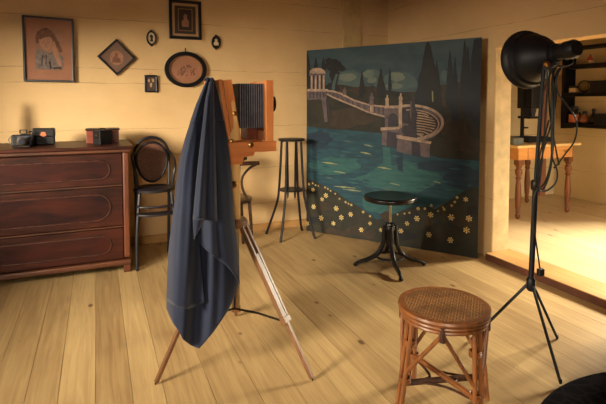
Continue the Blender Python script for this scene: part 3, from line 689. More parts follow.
# flower meadow
pt('hill', [(302, 178), (312, 180), (325, 186), (337, 192), (347, 200), (358, 206), (368, 213), (377, 219.5), (388, 217), (397, 213), (410, 207.5), (425, 206), (436, 209), (446, 203), (456, 196), (466, 190), (486, 187), (486, 262), (302, 232)], 12)
for k in range(26):
    px = r.uniform(310, 478); py = r.uniform(205, 250)
    if py < 214 and 340 < px < 420: continue
    blob(r.choice(['brown', 'bank', 'tree']), px, py, r.uniform(5, 13), r.uniform(3, 6), 13, 12, .3, k)
fa = [(72,105,3), (50,75,2), (70,70,1.5), (85,80,1.6), (140,135,3.6), (120,155,3), (75,195,3.6), (115,255,3.8), (40,283,3.4), (195,203,3.8), (222,252,3.8), (180,283,3.2), (272,235,3.4), (245,170,1.6), (275,185,1.8), (213,152,1.5), (150,100,1.5), (165,110,1.5), (190,125,1.4), (136,92,1.6), (338,222,2), (375,245,1.6), (328,317,3.4), (375,283,2.6), (432,318,2.6), (260,178,1.4), (100,84,1.3)]
fb = [(90,195,3.8), (50,215,3), (25,245,3.4), (145,180,3.6), (138,260,3.6), (95,155,2.4), (122,155,1.7), (148,142,2), (175,165,1.4), (200,158,1.8), (228,190,4), (225,282,3.8), (290,242,4), (300,195,3.8), (287,118,3), (252,110,2), (243,128,1.7), (230,143,1.7), (60,172,1.4), (40,175,1.4), (12,178,1.3), (195,150,1.3)]
for (a, b, s) in [(300+a/5.32, 170+b/5.32, s) for a, b, s in fa]+[(395+a/4.04, 170+b/4.04, s) for a, b, s in fb]:
    u, v = bd(a, b); sc = s*.0074; a0 = r.uniform(0, 1)
    for k in range(6):
        t = a0+2*PI*k/6; t2 = .33
        pt('daisy', [(u+sc*.15*math.cos(t), v+sc*.15*math.sin(t)), (u+sc*.8*math.cos(t-t2), v+sc*.8*math.sin(t-t2)), (u+sc*math.cos(t), v+sc*math.sin(t)), (u+sc*.8*math.cos(t+t2), v+sc*.8*math.sin(t+t2))], 14, True)
    pt('daisyc', [(u+sc*.3*math.cos(2*PI*k/8), v+sc*.3*math.sin(2*PI*k/8)) for k in range(8)], 16, True)
m.build('canvas', canvas_mats, c)
m = MB()
for (a, b, e, f) in ((.04, 0, .09, H_-.04), (W_-.11, 0, W_-.06, H_-.04), (.09, 0, W_-.11, .05), (.09, H_-.09, W_-.11, H_-.04), (.09, .88, W_-.11, .93)): m.prism(rect(a, b, e, f), on, -.024, -.0082)
m.build('stretcher_frame', M['boxwood'], c)

# ------------------------------------------------------------------ black revolving stool
c = thing('revolving_stool', (2.124, 3.18, 0), 'black revolving stool with four curved iron legs in front of the painted backdrop', 'stool')
SP = V(2.124, 3.18, 0)
MB().lathe([(.17, -.042), (.2, -.038), (.207, -.03), (.208, -.01), (.203, -.002), (.196, 0), (.165, -.004), (.05, -.006)], SP+V(0, 0, .566), 44).build('seat', M['black'], c, sharp=60)
MB().lathe([(.012, 0), (.012, .2)], SP+V(0, 0, .328), 14).build('screw', M['steel'], c)
MB().lathe([(.018, .14), (.03, .16), (.034, .2), (.034, .28), (.042, .29), (.042, .318), (.036, .326), (.04, .33), (.036, .345), (.02, .35)], SP, 22).build('hub', M['black'], c)
for (a, b) in ((1.869, 3.283), (2.379, 3.075), (2.019, 2.873), (2.225, 3.487)):
    d = V(a, b, 0)-SP; q = d.normalized(); L = d.length
    pts = smooth([SP+q*.046+V(0, 0, .325), SP+q*.05+V(0, 0, .25), SP+q*.058+V(0, 0, .17), SP+q*.1+V(0, 0, .095), SP+q*.17+V(0, 0, .055), SP+q*(L-.06)+V(0, 0, .042), SP+q*(L-.02)+V(0, 0, .028), SP+q*L+V(0, 0, .016)])
    n = len(pts); l = MB().tube(pts, [.013+.006*math.sin(PI*min(1, k/n*1.2)) for k in range(n)]).build('leg', M['black'], c)
    MB().lathe([(.006, 0), (.017, .004), (.017, .018), (.008, .026)], SP+q*L, 12).build('foot', M['black'], l)
MB().tube(ring(SP.x, SP.y, .075, .105), .0085, closed=True).build('brace_ring', M['black'], c)

# ------------------------------------------------------------------ rattan stool
RC = V(1.368, 1.628, 0); RH = .437
c = thing('rattan_stool', tuple(RC), 'round rattan stool with woven cane seat in the right foreground', 'stool')
MB().lathe([(.19, -.02), (.197, -.01), (.194, -.001), (.186, .002), (.166, -.001)], RC+V(0, 0, RH), 44, caps=False).build('seat_rim', M['bamboo'], c)
MB().lathe([(.168, -.018), (.168, 0), (.1, -.005), (.01, -.006)], RC+V(0, 0, RH), 44).build('woven_seat', M['cane'], c)
MB().tube(ring(RC.x, RC.y, RH-.047, .178, 40), .0085, closed=True).build('seat_hoop', M['bamboo'], c)
MB().tube(ring(RC.x, RC.y, RH-.03, .182, 40), .0075, closed=True).build('seat_hoop', M['bamboo'], c)
AZ = [math.radians(v) for v in (95, 166, 274, -17)]       # where each foot stands
AT = [math.radians(v) for v in (100, 178, 280, -8)]       # where each leg meets the seat
def rp(a, r_, z): return RC+V(r_*math.cos(a), r_*math.sin(a), z)
def lp_(i, t, k):
    p = rp(AT[i]+.1*k, .172, RH-.045).lerp(rp(AZ[i]+.085*k, .2, .001), t)
    return p if k else p-(p-V(RC.x, RC.y, p.z))*.07
for i, a in enumerate(AZ):
    m = MB()
    for kk_ in (-1, 1, 0):
        m.tube([lp_(i, t, kk_) for t in (0, .25, .5, .75, 1)], .0092)
    l = m.build('leg', M['bamboo'], c)
    for zs in ((.30, .291, .282), (.13, .121, .112)):
        m = MB()
        for zz in zs:
            t = 1-zz/(RH-.045); q = lp_(i, t, 0)
            m.tube([q+V(.021*math.cos(2*PI*k/14), .021*math.sin(2*PI*k/14), 0) for k in range(14)], .0045, 6, closed=True)
        m.build('binding', M['bamboo'], l)
    b = AZ[(i+1) % 4]; j_ = (i+1) % 4; mid = (AT[i]+((AT[j_]-AT[i]) % (2*PI))/2)
    top = rp(mid, .178, RH-.055)
    m = MB(); m.tube([top, lp_(i, .58, 1)], .0085); m.tube([top, lp_(j_, .58, -1)], .0085)
    m.build('diagonal_brace', M['bamboo'], c)
    m = MB(); m.tube([top+V(0, 0, .045), top-V(0, 0, .03)], .013, 8); m.build('binding', M['bamboo_dk'], c)
    # bent loops between the cross bars
    p0, p1 = rp(a, .15, .1), rp(b, .15, .1); pm = rp(mid, .055, .1)
    MB().tube(smooth([p0, p0*.5+pm*.5+(RC+V(0, 0, .1)-pm)*.12, pm, p1*.5+pm*.5+(RC+V(0, 0, .1)-pm)*.12, p1], 5), .006, 6).build('loop', M['bamboo_dk'], c)
MB().tube([rp(AZ[1], .175, .1), rp(AZ[3], .175, .1)], .0135).build('cross_bar', M['bamboo_dk'], c)
MB().tube([rp(AZ[0], .175, .117), rp(AZ[2], .175, .117)], .0125).build('cross_bar', M['bamboo'], c)

# ------------------------------------------------------------------ tripod
c = thing('camera_tripod', (.63, 2.345, 0), 'tall wooden studio tripod carrying the view camera, legs spread on the floor', 'tripod')
HB = V(.63, 2.35, .70)
F1, F2, F3 = V(.223, 2.251, 0), V(.909, 1.99, 0), V(.758, 2.794, 0)
bx((.585, 2.315, .72), (.655, 2.385, 1.0)).build('column', M['ash'], c, bev=.004)
m = MB(); m.prism([(.57, 1.059), (.73, 1.059), (.722, 1.04), (.67, 1.035), (.662, 1.0), (.578, 1.0), (.57, 1.03)], lambda a, b, q: (a, q, b), 2.30, 2.44); m.build('head', M['cherry_x'], c, bev=.003)
MB().lathe([(.02, 0), (.075, .004), (.078, .028), (.07, .04)], V(.62, 2.35, .68), 24).build('crown', M['legwood'], c)
m = MB(); m.lathe([(.016, 0), (.018, .012), (.01, .02)], T=Matrix.Translation((.62, 2.314, .9)) @ Matrix.Rotation(PI/2, 4, 'X'), seg=14); m.build('clamp_knob', M['brass'], c)
for foot, t1 in ((F1, .63), (F2, .63), (F3, .92)):
    d = (foot-HB); hz = V(d.x, d.y, 0).normalized(); side = V(-hz.y, hz.x, 0); top = HB+hz*.055+V(0, 0, -.005); leg = foot-top; ln = leg.normalized(); nv = ln.cross(side)
    def fr(t0, t1, s0, s1, q0, q1):
        P_ = []
        Tm = Matrix.Identity(4)
        for r_, vec in enumerate((side, nv, ln)):
            for q in range(3): Tm[q][r_] = vec[q]
        Tm.translation = top; L = leg.length
        return (s0, q0, t0*L), (s1, q1, t1*L), Tm
    m = MB(); m.box(*fr(0, t1, -.024, -.010, -.011, .011)); m.box(*fr(0, t1, .010, .024, -.011, .011))
    l = m.build('leg', M['legwood'], c, bev=.002)
    m = MB(); m.box(*fr(.02, t1-.01, -.0235, -.0105, -.0135, -.0112)); m.box(*fr(.02, t1-.01, .0105, .0235, -.0135, -.0112)); m.build('metal_strip', M['steel'], l)
    m = MB(); m.box(*fr(.2, .985, -.0095, .0095, -.009, .009)); m.build('leg_extension', M['legwood'], l, bev=.002)
    q = foot-ln*.02; m = MB(); m.tube([q, foot+V(0, 0, .002)], [.009, .003], 8); m.build('spike', M['iron'], l)
    m = MB(); m.box(*fr(t1-.025, t1+.012, -.027, .027, -.0145, .0145)); m.build('clamp', M['legwood'], l, bev=.002)
Z3 = .22
def onleg(f, z): t = 1-z/.7; return HB.lerp(f, t)
hub = V(.63, 2.35, .25)
for f in (F1, F2, F3): MB().tube([onleg(f, .25), (onleg(f, .25)+hub)/2+V(0, 0, .008), hub], .006, 6).build('spreader', M['iron'], c)

# ------------------------------------------------------------------ view camera
c = thing('view_camera', (.68, 2.40, 1.06), 'large wooden bellows view camera mounted on the tripod', 'camera')
BZ = 1.061
m = bx((.555, 2.275, BZ), (.835, 2.30, BZ+.052)); m.box((.555, 2.50, BZ), (.835, 2.525, BZ+.052)); m.box((.555, 2.30, BZ), (.835, 2.50, BZ+.018))
m.build('base_board', M['cherry_x'], c, bev=.002)
FZ0, FZ1 = BZ+.053, 1.419
m = bx((.778, 2.272, FZ0), (.818, 2.315, FZ1)); m.box((.778, 2.485, FZ0), (.818, 2.528, FZ1)); m.box((.785, 2.315, FZ1-.022), (.818, 2.485, FZ1-.004)); m.box((.778, 2.315, FZ0), (.818, 2.485, FZ0+.05)); m.box((.80, 2.315, FZ0+.05), (.812, 2.485, FZ1-.022))
m.build('front_standard', M['cherry'], c, bev=.002)
bx((.715, 2.40, FZ0), (.776, 2.515, FZ0+.07)).build('bed_block', M['boxwood'], c, bev=.002)
# rear standard, swung and tilted
T = Matrix.Translation((.617, 2.398, BZ+.055)) @ Matrix.Rotation(math.radians(4), 4, 'Z') @ Matrix.Rotation(math.radians(-9), 4, 'Y')
m = MB()
for (y0, y1) in ((-.135, -.098), (.098, .135)): m.box((-.022, y0, .005), (.022, y1, .305), T)
m.box((-.022, -.098, .27), (.022, .098, .305), T); m.box((-.022, -.098, .005), (.022, .098, .04), T)
m.build('rear_standard', M['cherry'], c, bev=.002)
m = MB()
for (y0, y1) in ((-.128, -.102), (.102, .128)): m.box((-.042, y0, .02), (-.0225, y1, .312), T)
m.box((-.042, -.102, .285), (-.0225, .102, .312), T); m.box((-.042, -.102, .02), (-.0225, .102, .046), T); m.box((-.036, -.102, .046), (-.03, .102, .285), T)
m.build('back_frame', M['cherry'], c, bev=.002)
# bellows with pleats
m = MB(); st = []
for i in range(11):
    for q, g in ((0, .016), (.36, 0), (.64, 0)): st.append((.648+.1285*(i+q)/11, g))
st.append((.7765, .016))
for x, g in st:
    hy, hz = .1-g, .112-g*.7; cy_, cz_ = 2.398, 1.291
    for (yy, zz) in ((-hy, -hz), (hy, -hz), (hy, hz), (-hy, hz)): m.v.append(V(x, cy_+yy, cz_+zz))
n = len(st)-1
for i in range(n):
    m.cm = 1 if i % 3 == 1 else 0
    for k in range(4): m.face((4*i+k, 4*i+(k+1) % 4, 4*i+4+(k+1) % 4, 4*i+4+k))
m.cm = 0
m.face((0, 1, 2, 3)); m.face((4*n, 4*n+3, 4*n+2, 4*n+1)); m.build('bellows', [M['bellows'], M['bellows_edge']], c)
T2 = Matrix.Translation((.819, 2.40, 1.30)) @ Matrix.Rotation(PI/2, 4, 'Y')
m = MB(); m.lathe([(.05, 0), (.05, .008), (.036, .01), (.036, .03), (.04, .032), (.04, .046), (.032, .046), (.03, .03)], T=T2, seg=26); m.build('lens_barrel', M['iron'], c)
MB().lathe([(.03, .031), (.02, .036), (.004, .038)], T=T2, seg=20).build('lens', M['glass'], c)
# side arm and fittings on the near side
def plate(poly, y0, y1, nm, mm): return MB().prism([(at_y(*p, 2.26).x, at_y(*p, 2.26).z) for p in poly], lambda a, b, q: (a, q, b), y0, y1).build(nm, mm, c, bev=.001)
plate([(231, 103), (232.5, 101), (234.5, 102), (235, 109), (237, 118), (238.5, 128), (239.5, 140), (232, 140.5), (229, 142), (230.5, 134), (233.5, 128), (233, 115)], 2.2605, 2.2685, 'side_arm', M['ash'])
for (a, b, rr) in ((234.5, 113.5, .011), (251.5, 145.2, .014), (231.5, 141, .01)):
    q = at_y(a, b, 2.258); T3 = Matrix.Translation((q.x, 2.2745 if b > 143 else 2.26, q.z)) @ Matrix.Rotation(PI/2, 4, 'X'); MB().lathe([(rr*.5, 0), (rr, .001), (rr, .009), (rr*.6, .012)], T=T3, seg=16).build('brass_knob', M['brass'], c)

# ------------------------------------------------------------------ focusing cloth
def interp(tab, v):
    for (a, b), (c_, d) in zip(tab, tab[1:]):
        if v <= c_: return b+(d-b)*(v-a)/(c_-a)
    return tab[-1][1]
Lp = [(79, 207), (84, 205), (92, 201.5), (105, 196), (120, 191), (140, 185), (160, 180), (180, 177), (200, 175.2), (220, 172.5), (250, 169), (280, 167.5), (310, 166.5), (350, 166)]
Rp = [(79, 214), (84, 215), (92, 217.5), (105, 220.5), (120, 223.5), (140, 227), (160, 229.5), (180, 231.5), (200, 232.5), (220, 234), (250, 237.5), (280, 239), (310, 240), (350, 240)]
Hm = [(0, 308), (.05, 317), (.1, 324), (.18, 332), (.22, 339), (.34, 345.5), (.45, 348.5), (.54, 341), (.65, 331), (.76, 319), (.84, 310), (.94, 295), (1., 282)]
NU, NV = 84, 80
def cloth_pt(u, py):
    """front of the hanging cloth: u 0 (left edge) .. 1 (right edge), py row"""
    g = min(1, max(0, (py-79)/180))
    px = interp(Lp, py)+(interp(Rp, py)-interp(Lp, py))*u
    y = 2.235 - .05*g*math.sin(PI*u)
    ph = u*1.15+.04*math.sin(py*.018)
    fold = .8*math.sin(2*PI*(1.25*ph)+.9)+.3*math.sin(2*PI*(2.6*ph)+2.+py*.006)*g+.08*math.sin(2*PI*5.3*ph+1+py*.011)
    y -= (.010+.034*g)*fold*(.35+.65*math.sin(PI*min(1, u*1.1)))
    w = .0
    if u < .12: y += .10*((.12-u)/.12)**2*(.25+g)
    return at_y(px, py, y)
m = MB(); grid = []
for i in range(NU+1):
    u = i/NU; hem = interp(Hm, u); row = []
    for j in range(NV+1):
        py = 79+(hem-79)*(j/NV); row.append(cloth_pt(u, py))
    grid.append(row)
# over the top and down behind, so that the cloth is a hood over the camera back
def add_grid(g):
    b = len(m.v); nj = len(g[0])
    for row in g: m.v.extend(row)
    for i in range(len(g)-1):
        for j in range(nj-1): m.face((b+i*nj+j, b+i*nj+j+1, b+(i+1)*nj+j+1, b+(i+1)*nj+j), True)
add_grid(grid)
# left side and back of the hood
side = []
nS = 16
for s in range(nS+1):
    t = s/nS; row = []
    for j in range(NV+1):
        p = grid[0][j].copy(); g = j/NV
        row.append(V(p.x+.02*math.sin(PI*t)*g+t*(.05+.075*g), p.y+(.30*(.5+.5*g) if g > .02 else .26)*t, p.z+.02*math.sin(7*t)*g))
    side.append(row)
add_grid(side)
topr = []
for i in range(NU+1):
    p = grid[i][0]; topr.append([p+V(.006*q, .245*q/6, .012*math.sin(PI*q/6)) for q in range(7)])
add_grid(topr)
# overlapping front flap
Fl = [(80, 210), (100, 205.5), (130, 202), (160, 198.5), (190, 195.5), (226, 192.5)]; Fr = [(80, 214), (100, 213.5), (130, 214.5), (160, 215.5), (190, 216.5), (226, 217.5)]
flap = []
for i in range(25):
    u = i/24; row = []; hem = 218.5+3*u
    for j in range(41):
        py = 82+(hem-82)*j/40; px = interp(Fl, py)+(interp(Fr, py)-interp(Fl, py))*u; g = j/40
        y = 2.155-.062*g-.018*g*math.sin(2.2*PI*u+.5)+(.05*abs(2*u-1)**4)*(.6+.6*g)
        row.append(at_y(px, py, y))
    flap.append(row)
add_grid(flap)
# the two front layers, each ending in its own hem
def layer(lt_, rt_, hem_, py0, dy, nu=30, nv=40):
    g = []
    for i in range(nu+1):
        u = i/nu; hem = interp(hem_, u); row = []
        for j in range(nv+1):
            py = py0+(hem-py0)*j/nv; px = lt_(py)+(rt_(py)-lt_(py))*u
            uu = (px-interp(Lp, py))/(interp(Rp, py)-interp(Lp, py)); p = cloth_pt(max(0, min(1, uu)), py); q = j/nv
            row.append(at_y(px, py, p.y-dy*min(1, .15+q*1.2)-.006*q*math.sin(9*u)))
        g.append(row)
    add_grid(g)
layer(lambda p: interp(Lp, p)-.3, lambda p: interp([(120, 197), (200, 194), (250, 200), (330, 207)], p), [(0, 300), (.15, 304), (.3, 307.5), (.55, 309), (.75, 306), (1, 302)], 120, .03)
layer(lambda p: interp([(120, 212), (200, 199), (242, 197), (300, 210)], p), lambda p: interp(Rp, p)+.4, [(0, 240), (.2, 250), (.45, 259), (.7, 267), (.9, 277), (1, 284)], 120, .03)
# turned corner under the flap
cor = []
for i in range(13):
    u = i/12; row = []
    for j in range(13):
        v_ = j/12; px = 193+(u*12)*(1-.55*v_); py = 219+v_*(20-10*u); row.append(at_y(px+1.2*v_, py, 2.085-.02*math.sin(PI*u)+.03*v_))
    cor.append(row)
add_grid(cor)
o = m.build('focusing_cloth', M['cloth'], None, off=(.45, 2.3, .3), sharp=75)
tag(o, 'dark navy focusing cloth draped over the back of the view camera, hanging in folds', 'cloth')
s = o.modifiers.new('thick', 'SOLIDIFY'); s.thickness = .003; s.offset = 0

# ------------------------------------------------------------------ studio lamp on stand
LB = V(2.034, 1.766, 0)
c = thing('studio_lamp', tuple(LB), 'black studio lamp with big round reflector on a tall thin tripod stand with hanging cables', 'lamp')
J = V(2.05, 1.77, .372)
MB().tube([J+V(0, 0, .0), V(2.072, 1.775, .9)], .014, 12).build('lower_pole', M['blackmat'], c)
MB().tube([V(2.07, 1.775, .88), V(2.118, 1.782, 1.50)], .010, 12).build('upper_pole', M['blackmat'], c)
MB().lathe([(.017, -.025), (.022, -.015), (.022, .02), (.016, .03)], V(2.07, 1.775, .88), 14).build('collar', M['iron'], c)
MB().lathe([(.015, -.04), (.022, -.03), (.022, .02), (.015, .03)], J, 14).build('leg_joint', M['blackmat'], c)
for f in (V(2.31, 1.815, 0), V(1.941, 1.503, .012), V(1.854, 1.98, 0)):
    d = f-J; q = V(d.x, d.y, 0).normalized()
    l = MB().tube([J+q*.018+V(0, 0, -.01), f+V(0, 0, .012)], .0075, 8).build('leg', M['blackmat'], c)
    MB().tube([f+V(0, 0, .02), f+q*.006+V(0, 0, .001)], [.009, .006], 8).build('foot', M['blackmat'], l)
# head: axis from rear socket to the rim
ctr = at_y(521.5, 60.5, 1.78); rear = at_y(566, 57, 1.84)
ax = (ctr-rear); 
axn = V(.045, .35, -.03).normalized()
xa = axn.cross(V(0, 0, 1)).normalized(); ya = axn.cross(xa)
HT = Matrix.Identity(4)
for q in range(3): HT[q][0] = xa[q]; HT[q][1] = ya[q]; HT[q][2] = axn[q]
HT.translation = V(2.172, 1.95, 1.54)
m = MB(); prof = [(.152, .0), (.16, -.004), (.16, -.02), (.148, -.028), (.144, -.055), (.13, -.062), (.128, -.08), (.115, -.115), (.092, -.15), (.064, -.18), (.046, -.2), (.046, -.2)]
inner = [(.046, -.196), (.06, -.175), (.088, -.146), (.11, -.112), (.122, -.08), (.138, -.028), (.147, -.006)]
m.lathe(prof[:-1]+inner, T=HT, seg=44, caps=False)
hd = m.build('reflector', M['blackmat'], c, sharp=50)
MB().tube([HT @ V(.152*math.cos(2*PI*k/44), .152*math.sin(2*PI*k/44), .001) for k in range(44)], .006, 8, closed=True).build('rim_ring', M['iron'], hd)
MB().lathe([(.046, -.199), (.047, -.225), (.037, -.23), (.037, -.28), (.046, -.285), (.046, -.335), (.036, -.35)], T=HT, seg=24).build('lamp_socket', M['blackmat'], c)
MB().lathe([(.012, -.19), (.02, -.17), (.042, -.12), (.04, -.09), (.02, -.065), (.004, -.06)], T=HT, seg=18).build('bulb', M['mat_pale'], c)
yk = [HT @ V(.05, .0, -.22), HT @ V(.05, .12, -.16)]
pj = V(2.118, 1.782, 1.50)
m = MB(); q0 = HT @ V(0, .05, -.215); m.tube(smooth([q0, (q0+pj)/2+V(0, 0, -.01), pj+V(0, 0, .01)]), .013, 8); m.build('yoke', M['blackmat'], c)
kp = at_y(545, 64, 1.76); MB().lathe([(.012, -.012), (.015, -.004), (.015, .004), (.012, .012)], T=Matrix.Translation(pj+V(-.01, -.024, .004)) @ Matrix.Rotation(PI/2, 4, 'X'), seg=16).build('clamp_knob', M['brass'], c)
# cables
def cab(pts, mm='cable', r_=.0042):
    MB().tube(smooth([at_y(a, b, y) for a, b, y in pts], 8), r_, 6).build('cable', M[mm], c)
cab([(572, 56, 1.86), (573.5, 62, 1.82), (567, 66, 1.78), (556, 67, 1.76), (549, 78, 1.76), (546, 110, 1.76), (543, 150, 1.75), (539.5, 185, 1.75)])
cab([(566, 66, 1.8), (558, 70, 1.77), (555, 84, 1.76), (554, 115, 1.76), (553, 150, 1.75), (549, 176, 1.75), (542, 190, 1.75), (538, 178, 1.75), (540, 155, 1.75), (549, 120, 1.75)], 'cable_g')
cab([(562, 66, 1.79), (556.5, 78, 1.77), (558, 92, 1.76), (566, 104, 1.76), (574, 115, 1.76), (577, 128, 1.76), (574, 142, 1.76), (566, 153, 1.76), (558, 164, 1.76), (554, 168, 1.76)])
cab([(557, 66, 1.78), (552, 80, 1.76), (551.5, 120, 1.75), (552, 155, 1.74), (557, 170, 1.74), (556, 182, 1.74), (548, 190, 1.74), (540, 191, 1.74), (537.5, 184, 1.74)])
cab([(553, 66, 1.78), (552.5, 90, 1.765), (552.5, 130, 1.765), (551, 160, 1.76), (546, 180, 1.76), (541, 187, 1.76)], 'cable_g')
cab([(544, 66, 1.77), (547, 74, 1.755), (546.5, 84, 1.755), (543.5, 92, 1.755), (543, 104, 1.755)])
cab([(549.5, 68, 1.77), (549, 100, 1.765), (552, 128, 1.765), (556, 150, 1.765), (559, 165, 1.765)], 'cable_g')
cab([(553, 70, 1.77), (556, 96, 1.77), (552, 120, 1.77), (545, 145, 1.77), (539.5, 168, 1.77), (538, 183, 1.77)])
cab([(537.5, 188, 1.75), (533.5, 200, 1.76), (533, 215, 1.76), (535, 235, 1.76), (537.5, 252, 1.76), (539.8, 268, 1.76)])
q = at_y(540.5, 272, 1.76); bx(q-V(.017, .012, .02), q+V(.017, .012, .018)).build('plug', M['cable'], c, bev=.004)
m = MB(); m.tube([q+V(.017, 0, .004), q+V(.03, 0, .004)], .003, 6); m.tube([q+V(.017, 0, -.01), q+V(.03, 0, -.01)], .003, 6); m.build('plug_pins', M['steel'], c)

# ------------------------------------------------------------------ round rug
tag(MB().lathe([(.0, .001), (.84, .001), (.85, .005), (.845, .01), (0, .011)], (2.07, .655, 0), 72, caps=False).build('round_rug', M['rug'], None, off=(2.07, .655, 0)), 'round black patterned rug at the bottom right corner on the floor', 'rug')

# ------------------------------------------------------------------ back room: table
c = thing('writing_table', (4.46, 4.0, STEP), 'wooden table with pale top, orange drawer and turned legs in the bright back room', 'table')
SZ = STEP+.003
TX0, TX1, TY0, TY1 = 3.96, 4.91, 3.62, 4.36
bx((TX0, TY0, .822), (TX1, TY1, .85)).build('tabletop', M['scrub'], c, bev=.006)
m = bx((TX0+.08, TY0+.06, .69), (TX1-.06, TY0+.08, .82)); m.box((TX0+.08, TY1-.08, .69), (TX1-.06, TY1-.06, .82)); m.box((TX0+.08, TY0+.08, .69), (TX0+.1, TY1-.08, .82)); m.box((TX1-.08, TY0+.08, .69), (TX1-.06, TY1-.08, .82)); m.build('apron', M['pine'], c)
d = bx((TX0+.21, TY0+.05, .7), (TX1-.13, TY0+.0595, .812)).build('drawer', M['pine'], c, bev=.002)
MB().lathe([(.008, 0), (.008, .01), (.018, .016), (.018, .024), (.008, .03)], T=Matrix.Translation((4.71, TY0+.0495, .765)) @ Matrix.Rotation(PI/2, 4, 'X'), seg=14).build('knob', M['brass'], d)
lp = [(.012, 0), (.02, .01), (.028, .035), (.018, .06), (.026, .075), (.02, .09), (.027, .13), (.033, .25), (.028, .36), (.021, .42), (.032, .435), (.022, .455), (.036, .49), (.036, .52), (.022, .545), (.034, .56), (.034, .575)]
for (a, b) in ((4.09, TY0+.1), (4.84, TY0+.1), (4.84, TY1-.09), (4.09, TY1-.09)):
    MB().lathe(lp, V(a, b, SZ), 16).box((a-.034, b-.034, SZ+.576), (a+.034, b+.034, .815)).build('leg', M['turned'], c)
# things on the table
TT = .851
c = thing('enlarger', (4.82, 4.2, TT), 'dark photographic enlarger with upright column standing at the back of the table', 'enlarger')
bx((4.62, 4.08, TT), (5.0-.1, 4.34, TT+.03)).build('baseboard', M['shelfwood'], c, bev=.003)
bx((4.66, 4.2, TT+.031), (4.69, 4.23, 1.52)).build('column', M['blackmat'], c)
bx((4.692, 4.1, 1.22), (4.86, 4.32, 1.49)).build('lamp_housing', M['blackmat'], c, bev=.012)
m = MB(); m.prism([(4.72, 1.218), (4.82, 1.218), (4.795, 1.13), (4.745, 1.13)], lambda a, b, q: (a, q, b), 4.14, 4.28); m.build('bellows', M['bellows'], c)
bx((4.692, 4.12, 1.10), (4.85, 4.3, 1.128)).build('lens_board', M['blackmat'], c)
bx((4.692, 4.19, .98), (4.75, 4.24, 1.0)).build('filter_arm', M['blackmat'], c)
tag(bx((3.99, 3.70, TT), (4.13, 3.84, TT+.07)).build('card_box', M['greybox'], None, off=(4.06, 3.77, TT), bev=.004), 'small grey box on the table corner beside the door jamb', 'box')
c = thing('developing_tray', (4.55, 3.95, TT), 'flat black developing tray lying on the table top', 'tray')
m = bx((4.36, 3.84, TT), (4.76, 4.04, TT+.006)); m.box((4.36, 3.84, TT+.006), (4.368, 4.04, TT+.05)); m.box((4.752, 3.84, TT+.006), (4.76, 4.04, TT+.05)); m.box((4.368, 3.84, TT+.006), (4.752, 3.848, TT+.05)); m.box((4.368, 4.032, TT+.006), (4.752, 4.04, TT+.05)); m.build('tray_body', M['blackmat'], c)

# ------------------------------------------------------------------ back room: wall shelf
SX0, SX1, SY0, SY1 = 5.45, 5.645, 3.0, 4.31
c = thing('wall_shelf', (5.55, 3.65, 1.0), 'black wooden open shelf unit on the back room wall, full of bottles and boxes', 'shelf')
SH = [(.982, 1.03), (1.366, 1.416), (1.712, 1.762), (1.95, 1.985)]
for z0, z1 in SH: bx((SX0, SY0+.03, z0), (SX1, SY1-.04, z1)).build('shelf_board', M['shelfwood'], c, bev=.002)
for yy in (SY0, SY1-.04): bx((SX0-.005, yy, .96), (SX1, yy+.04-.0005, 2.0)).build('side_panel', M['shelfwood'], c)
def pos(px0, px1, X=5.53): a, b = at_x(px0, 100, X), at_x(px1, 100, X); return (a.y+b.y)/2, abs(a.y-b.y)/2
def hgt(px, py, X=5.53): return at_x(px, py, X).z
z2 = 1.7625
y, r_ = pos(585.5, 592.5); r_ = .035; y = min(y, 4.2)
c = thing('red_capped_jar', (5.53, y, z2), 'little pale jar with a pointed red cap alone on the top shelf', 'jar')
MB().lathe([(r_*.9, 0), (r_, .008), (r_, .03), (r_*.8, .04)], V(5.53, y, z2), 18).build('body', M['label_w'], c)
MB().lathe([(r_*1.02, .0405), (r_*1.02, .05), (r_*.5, .085), (r_*.25, .1), (r_*.22, .115)], V(5.53, y, z2), 18).build('cap', M['redcap'], c)
z3 = 1.4165
y, r_ = pos(561.5, 569.5)
y = min(y, 4.205); r_ = .054
c = thing('lidded_jar', (5.53, y, z3), 'squat jar with cream label and black lid on the middle shelf', 'jar')
MB().lathe([(r_*.95, 0), (r_, .006), (r_, .05), (r_*.9, .055)], V(5.53, y, z3), 20).build('body', M['label_w'], c)
MB().lathe([(r_*1.03, .0555), (r_*1.03, .078), (r_*.6, .084)], V(5.53, y, z3), 20).build('lid', M['blackmat'], c)
y, r_ = pos(578.5, 590); r_ = .072
c = thing('wire_ball', (5.53, y, z3), 'round open wire ball beside the black box on the middle shelf', 'ornament')
for k in range(6):
    a = PI*k/6; MB().tube([V(5.53+r_*math.cos(t)*math.cos(a), y+r_*math.cos(t)*math.sin(a), z3+r_+.003+(r_)*math.sin(t)) for t in [2*PI*q/20 for q in range(20)]], .003, 6, closed=True).build('hoop', M['iron'], c)
y, r_ = pos(592.5, 620)
c = thing('black_box', (5.53, y, z3), 'black lidded box at the right of the middle shelf', 'box')
bx((5.465, y-r_*.95, z3), (5.6, y+r_*.95, z3+.12)).build('body', M['blackmat'], c)
bx((5.46, y-r_, z3+.1205), (5.605, y+r_+.02, z3+.136)).build('lid', M['blackmat'], c)
z4 = 1.0305
def bottle(yb, rb, h, nm, label, mats_, prof, ymax=4.2):
    y, r_ = yb, rb
    c = thing(nm, (5.545, y, z4), label, 'bottle', 'bottles on the lower shelf')
    b = MB().lathe([(q*r_, zz*h) for q, zz in prof if zz <= .80001], V(5.545, y, z4), 22).build('body', mats_[0], c, sharp=60)
    MB().lathe([(q*r_, zz*h) for q, zz in prof if zz >= .8], V(5.545, y, z4), 18).build('stopper', mats_[1], c)
    return c, y, r_, h
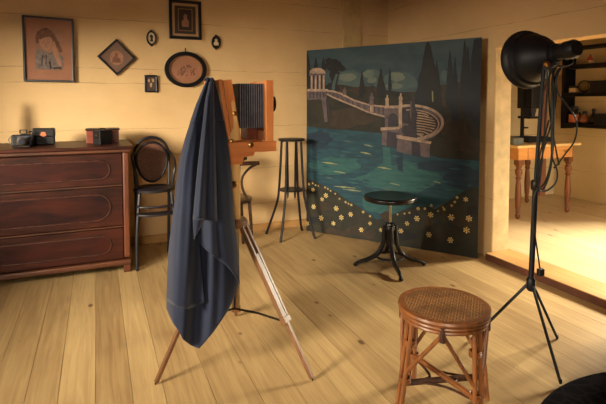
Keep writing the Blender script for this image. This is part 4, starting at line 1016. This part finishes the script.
c_, y, r_, h = bottle(4.193, .072, .215, 'stoneware_bottle', 'wide dark bottle with orange lower half, first on the lower shelf', (M['bottle_dk'], M['blackmat']), [(.9, 0), (1, .03), (1, .5), (.85, .62), (.55, .72), (.5, .8), (.62, .82), (.62, 1)])
MB().lathe([(1.02*r_, .04*h), (1.02*r_, .5*h)], V(5.545, y, z4), 22).build('orange_band', M['amber'], c_)
bottle(4.055, .06, .15, 'round_flask', 'round rosy flask with small stopper, middle of the lower shelf', (M['flask'], M['blackmat']), [(.7, 0), (1, .15), (1.02, .35), (.8, .55), (.35, .65), (.3, .8), (.42, .84), (.38, 1)])
bottle(3.94, .047, .185, 'dark_bottle', 'slim dark bottle between the round flask and the black case', (M['bottle_dk'], M['blackmat']), [(.95, 0), (1, .03), (1, .52), (.75, .6), (.38, .66), (.36, .8), (.48, .82), (.46, 1)])
y, r_ = pos(598, 622)
c = thing('black_case', (5.53, y, z4), 'black case at the right of the lower shelf beside the slim bottle', 'case')
bx((5.465, y-r_, z4), (5.6, y+r_, z4+.115)).build('body', M['blackmat'], c, bev=.003)
bx((5.461, y-r_-.004, z4+.1155), (5.604, y+r_+.004, z4+.13)).build('lid', M['blackmat'], c, bev=.003)

# ------------------------------------------------------------------ light: daylight through the windows, and one added fill
def area(name, loc, target, sx, sy, power, col):
    l = bpy.data.lights.new(name, 'AREA'); l.shape = 'RECTANGLE'; l.size = sx; l.size_y = sy; l.energy = power; l.color = col
    o = bpy.data.objects.new(name, l); COL.objects.link(o); o.location = loc
    o.rotation_euler = (Vector(target)-Vector(loc)).to_track_quat('-Z', 'Y').to_euler(); return o
area('sky_through_left_window', (-3.5, .6, 2.05), (XL+.6, 2.1, 1.2), 1.6, 1.0, 860, (1, .88, .66))
area('sky_through_back_room_window', (7.6, 2.75, 2.7), (XR2, 2.4, 1.35), 1.8, 1.2, 1900, (1, .89, .65))
area('sky_through_front_window', (4.3, -2.4, 2.5), (4.3, -.8, 1.3), 2.0, 1.6, 330, (1, .88, .64))
area('added_rear_fill', (-1.3, -3.2, 1.95), (.0, .6, 1.3), 1.3, .9, 180, (1, .86, .62))  # added fill from behind the camera, no window is known there
w = bpy.data.worlds.new('world'); S.world = w; w.use_nodes = True
w.node_tree.nodes['Background'].inputs[0].default_value = (.55, .62, .8, 1); w.node_tree.nodes['Background'].inputs[1].default_value = .6

S.view_settings.view_transform = 'Standard'; S.view_settings.look = 'None'; S.view_settings.gamma = 1
S.view_settings.use_curve_mapping = False; S.view_settings.exposure = .3
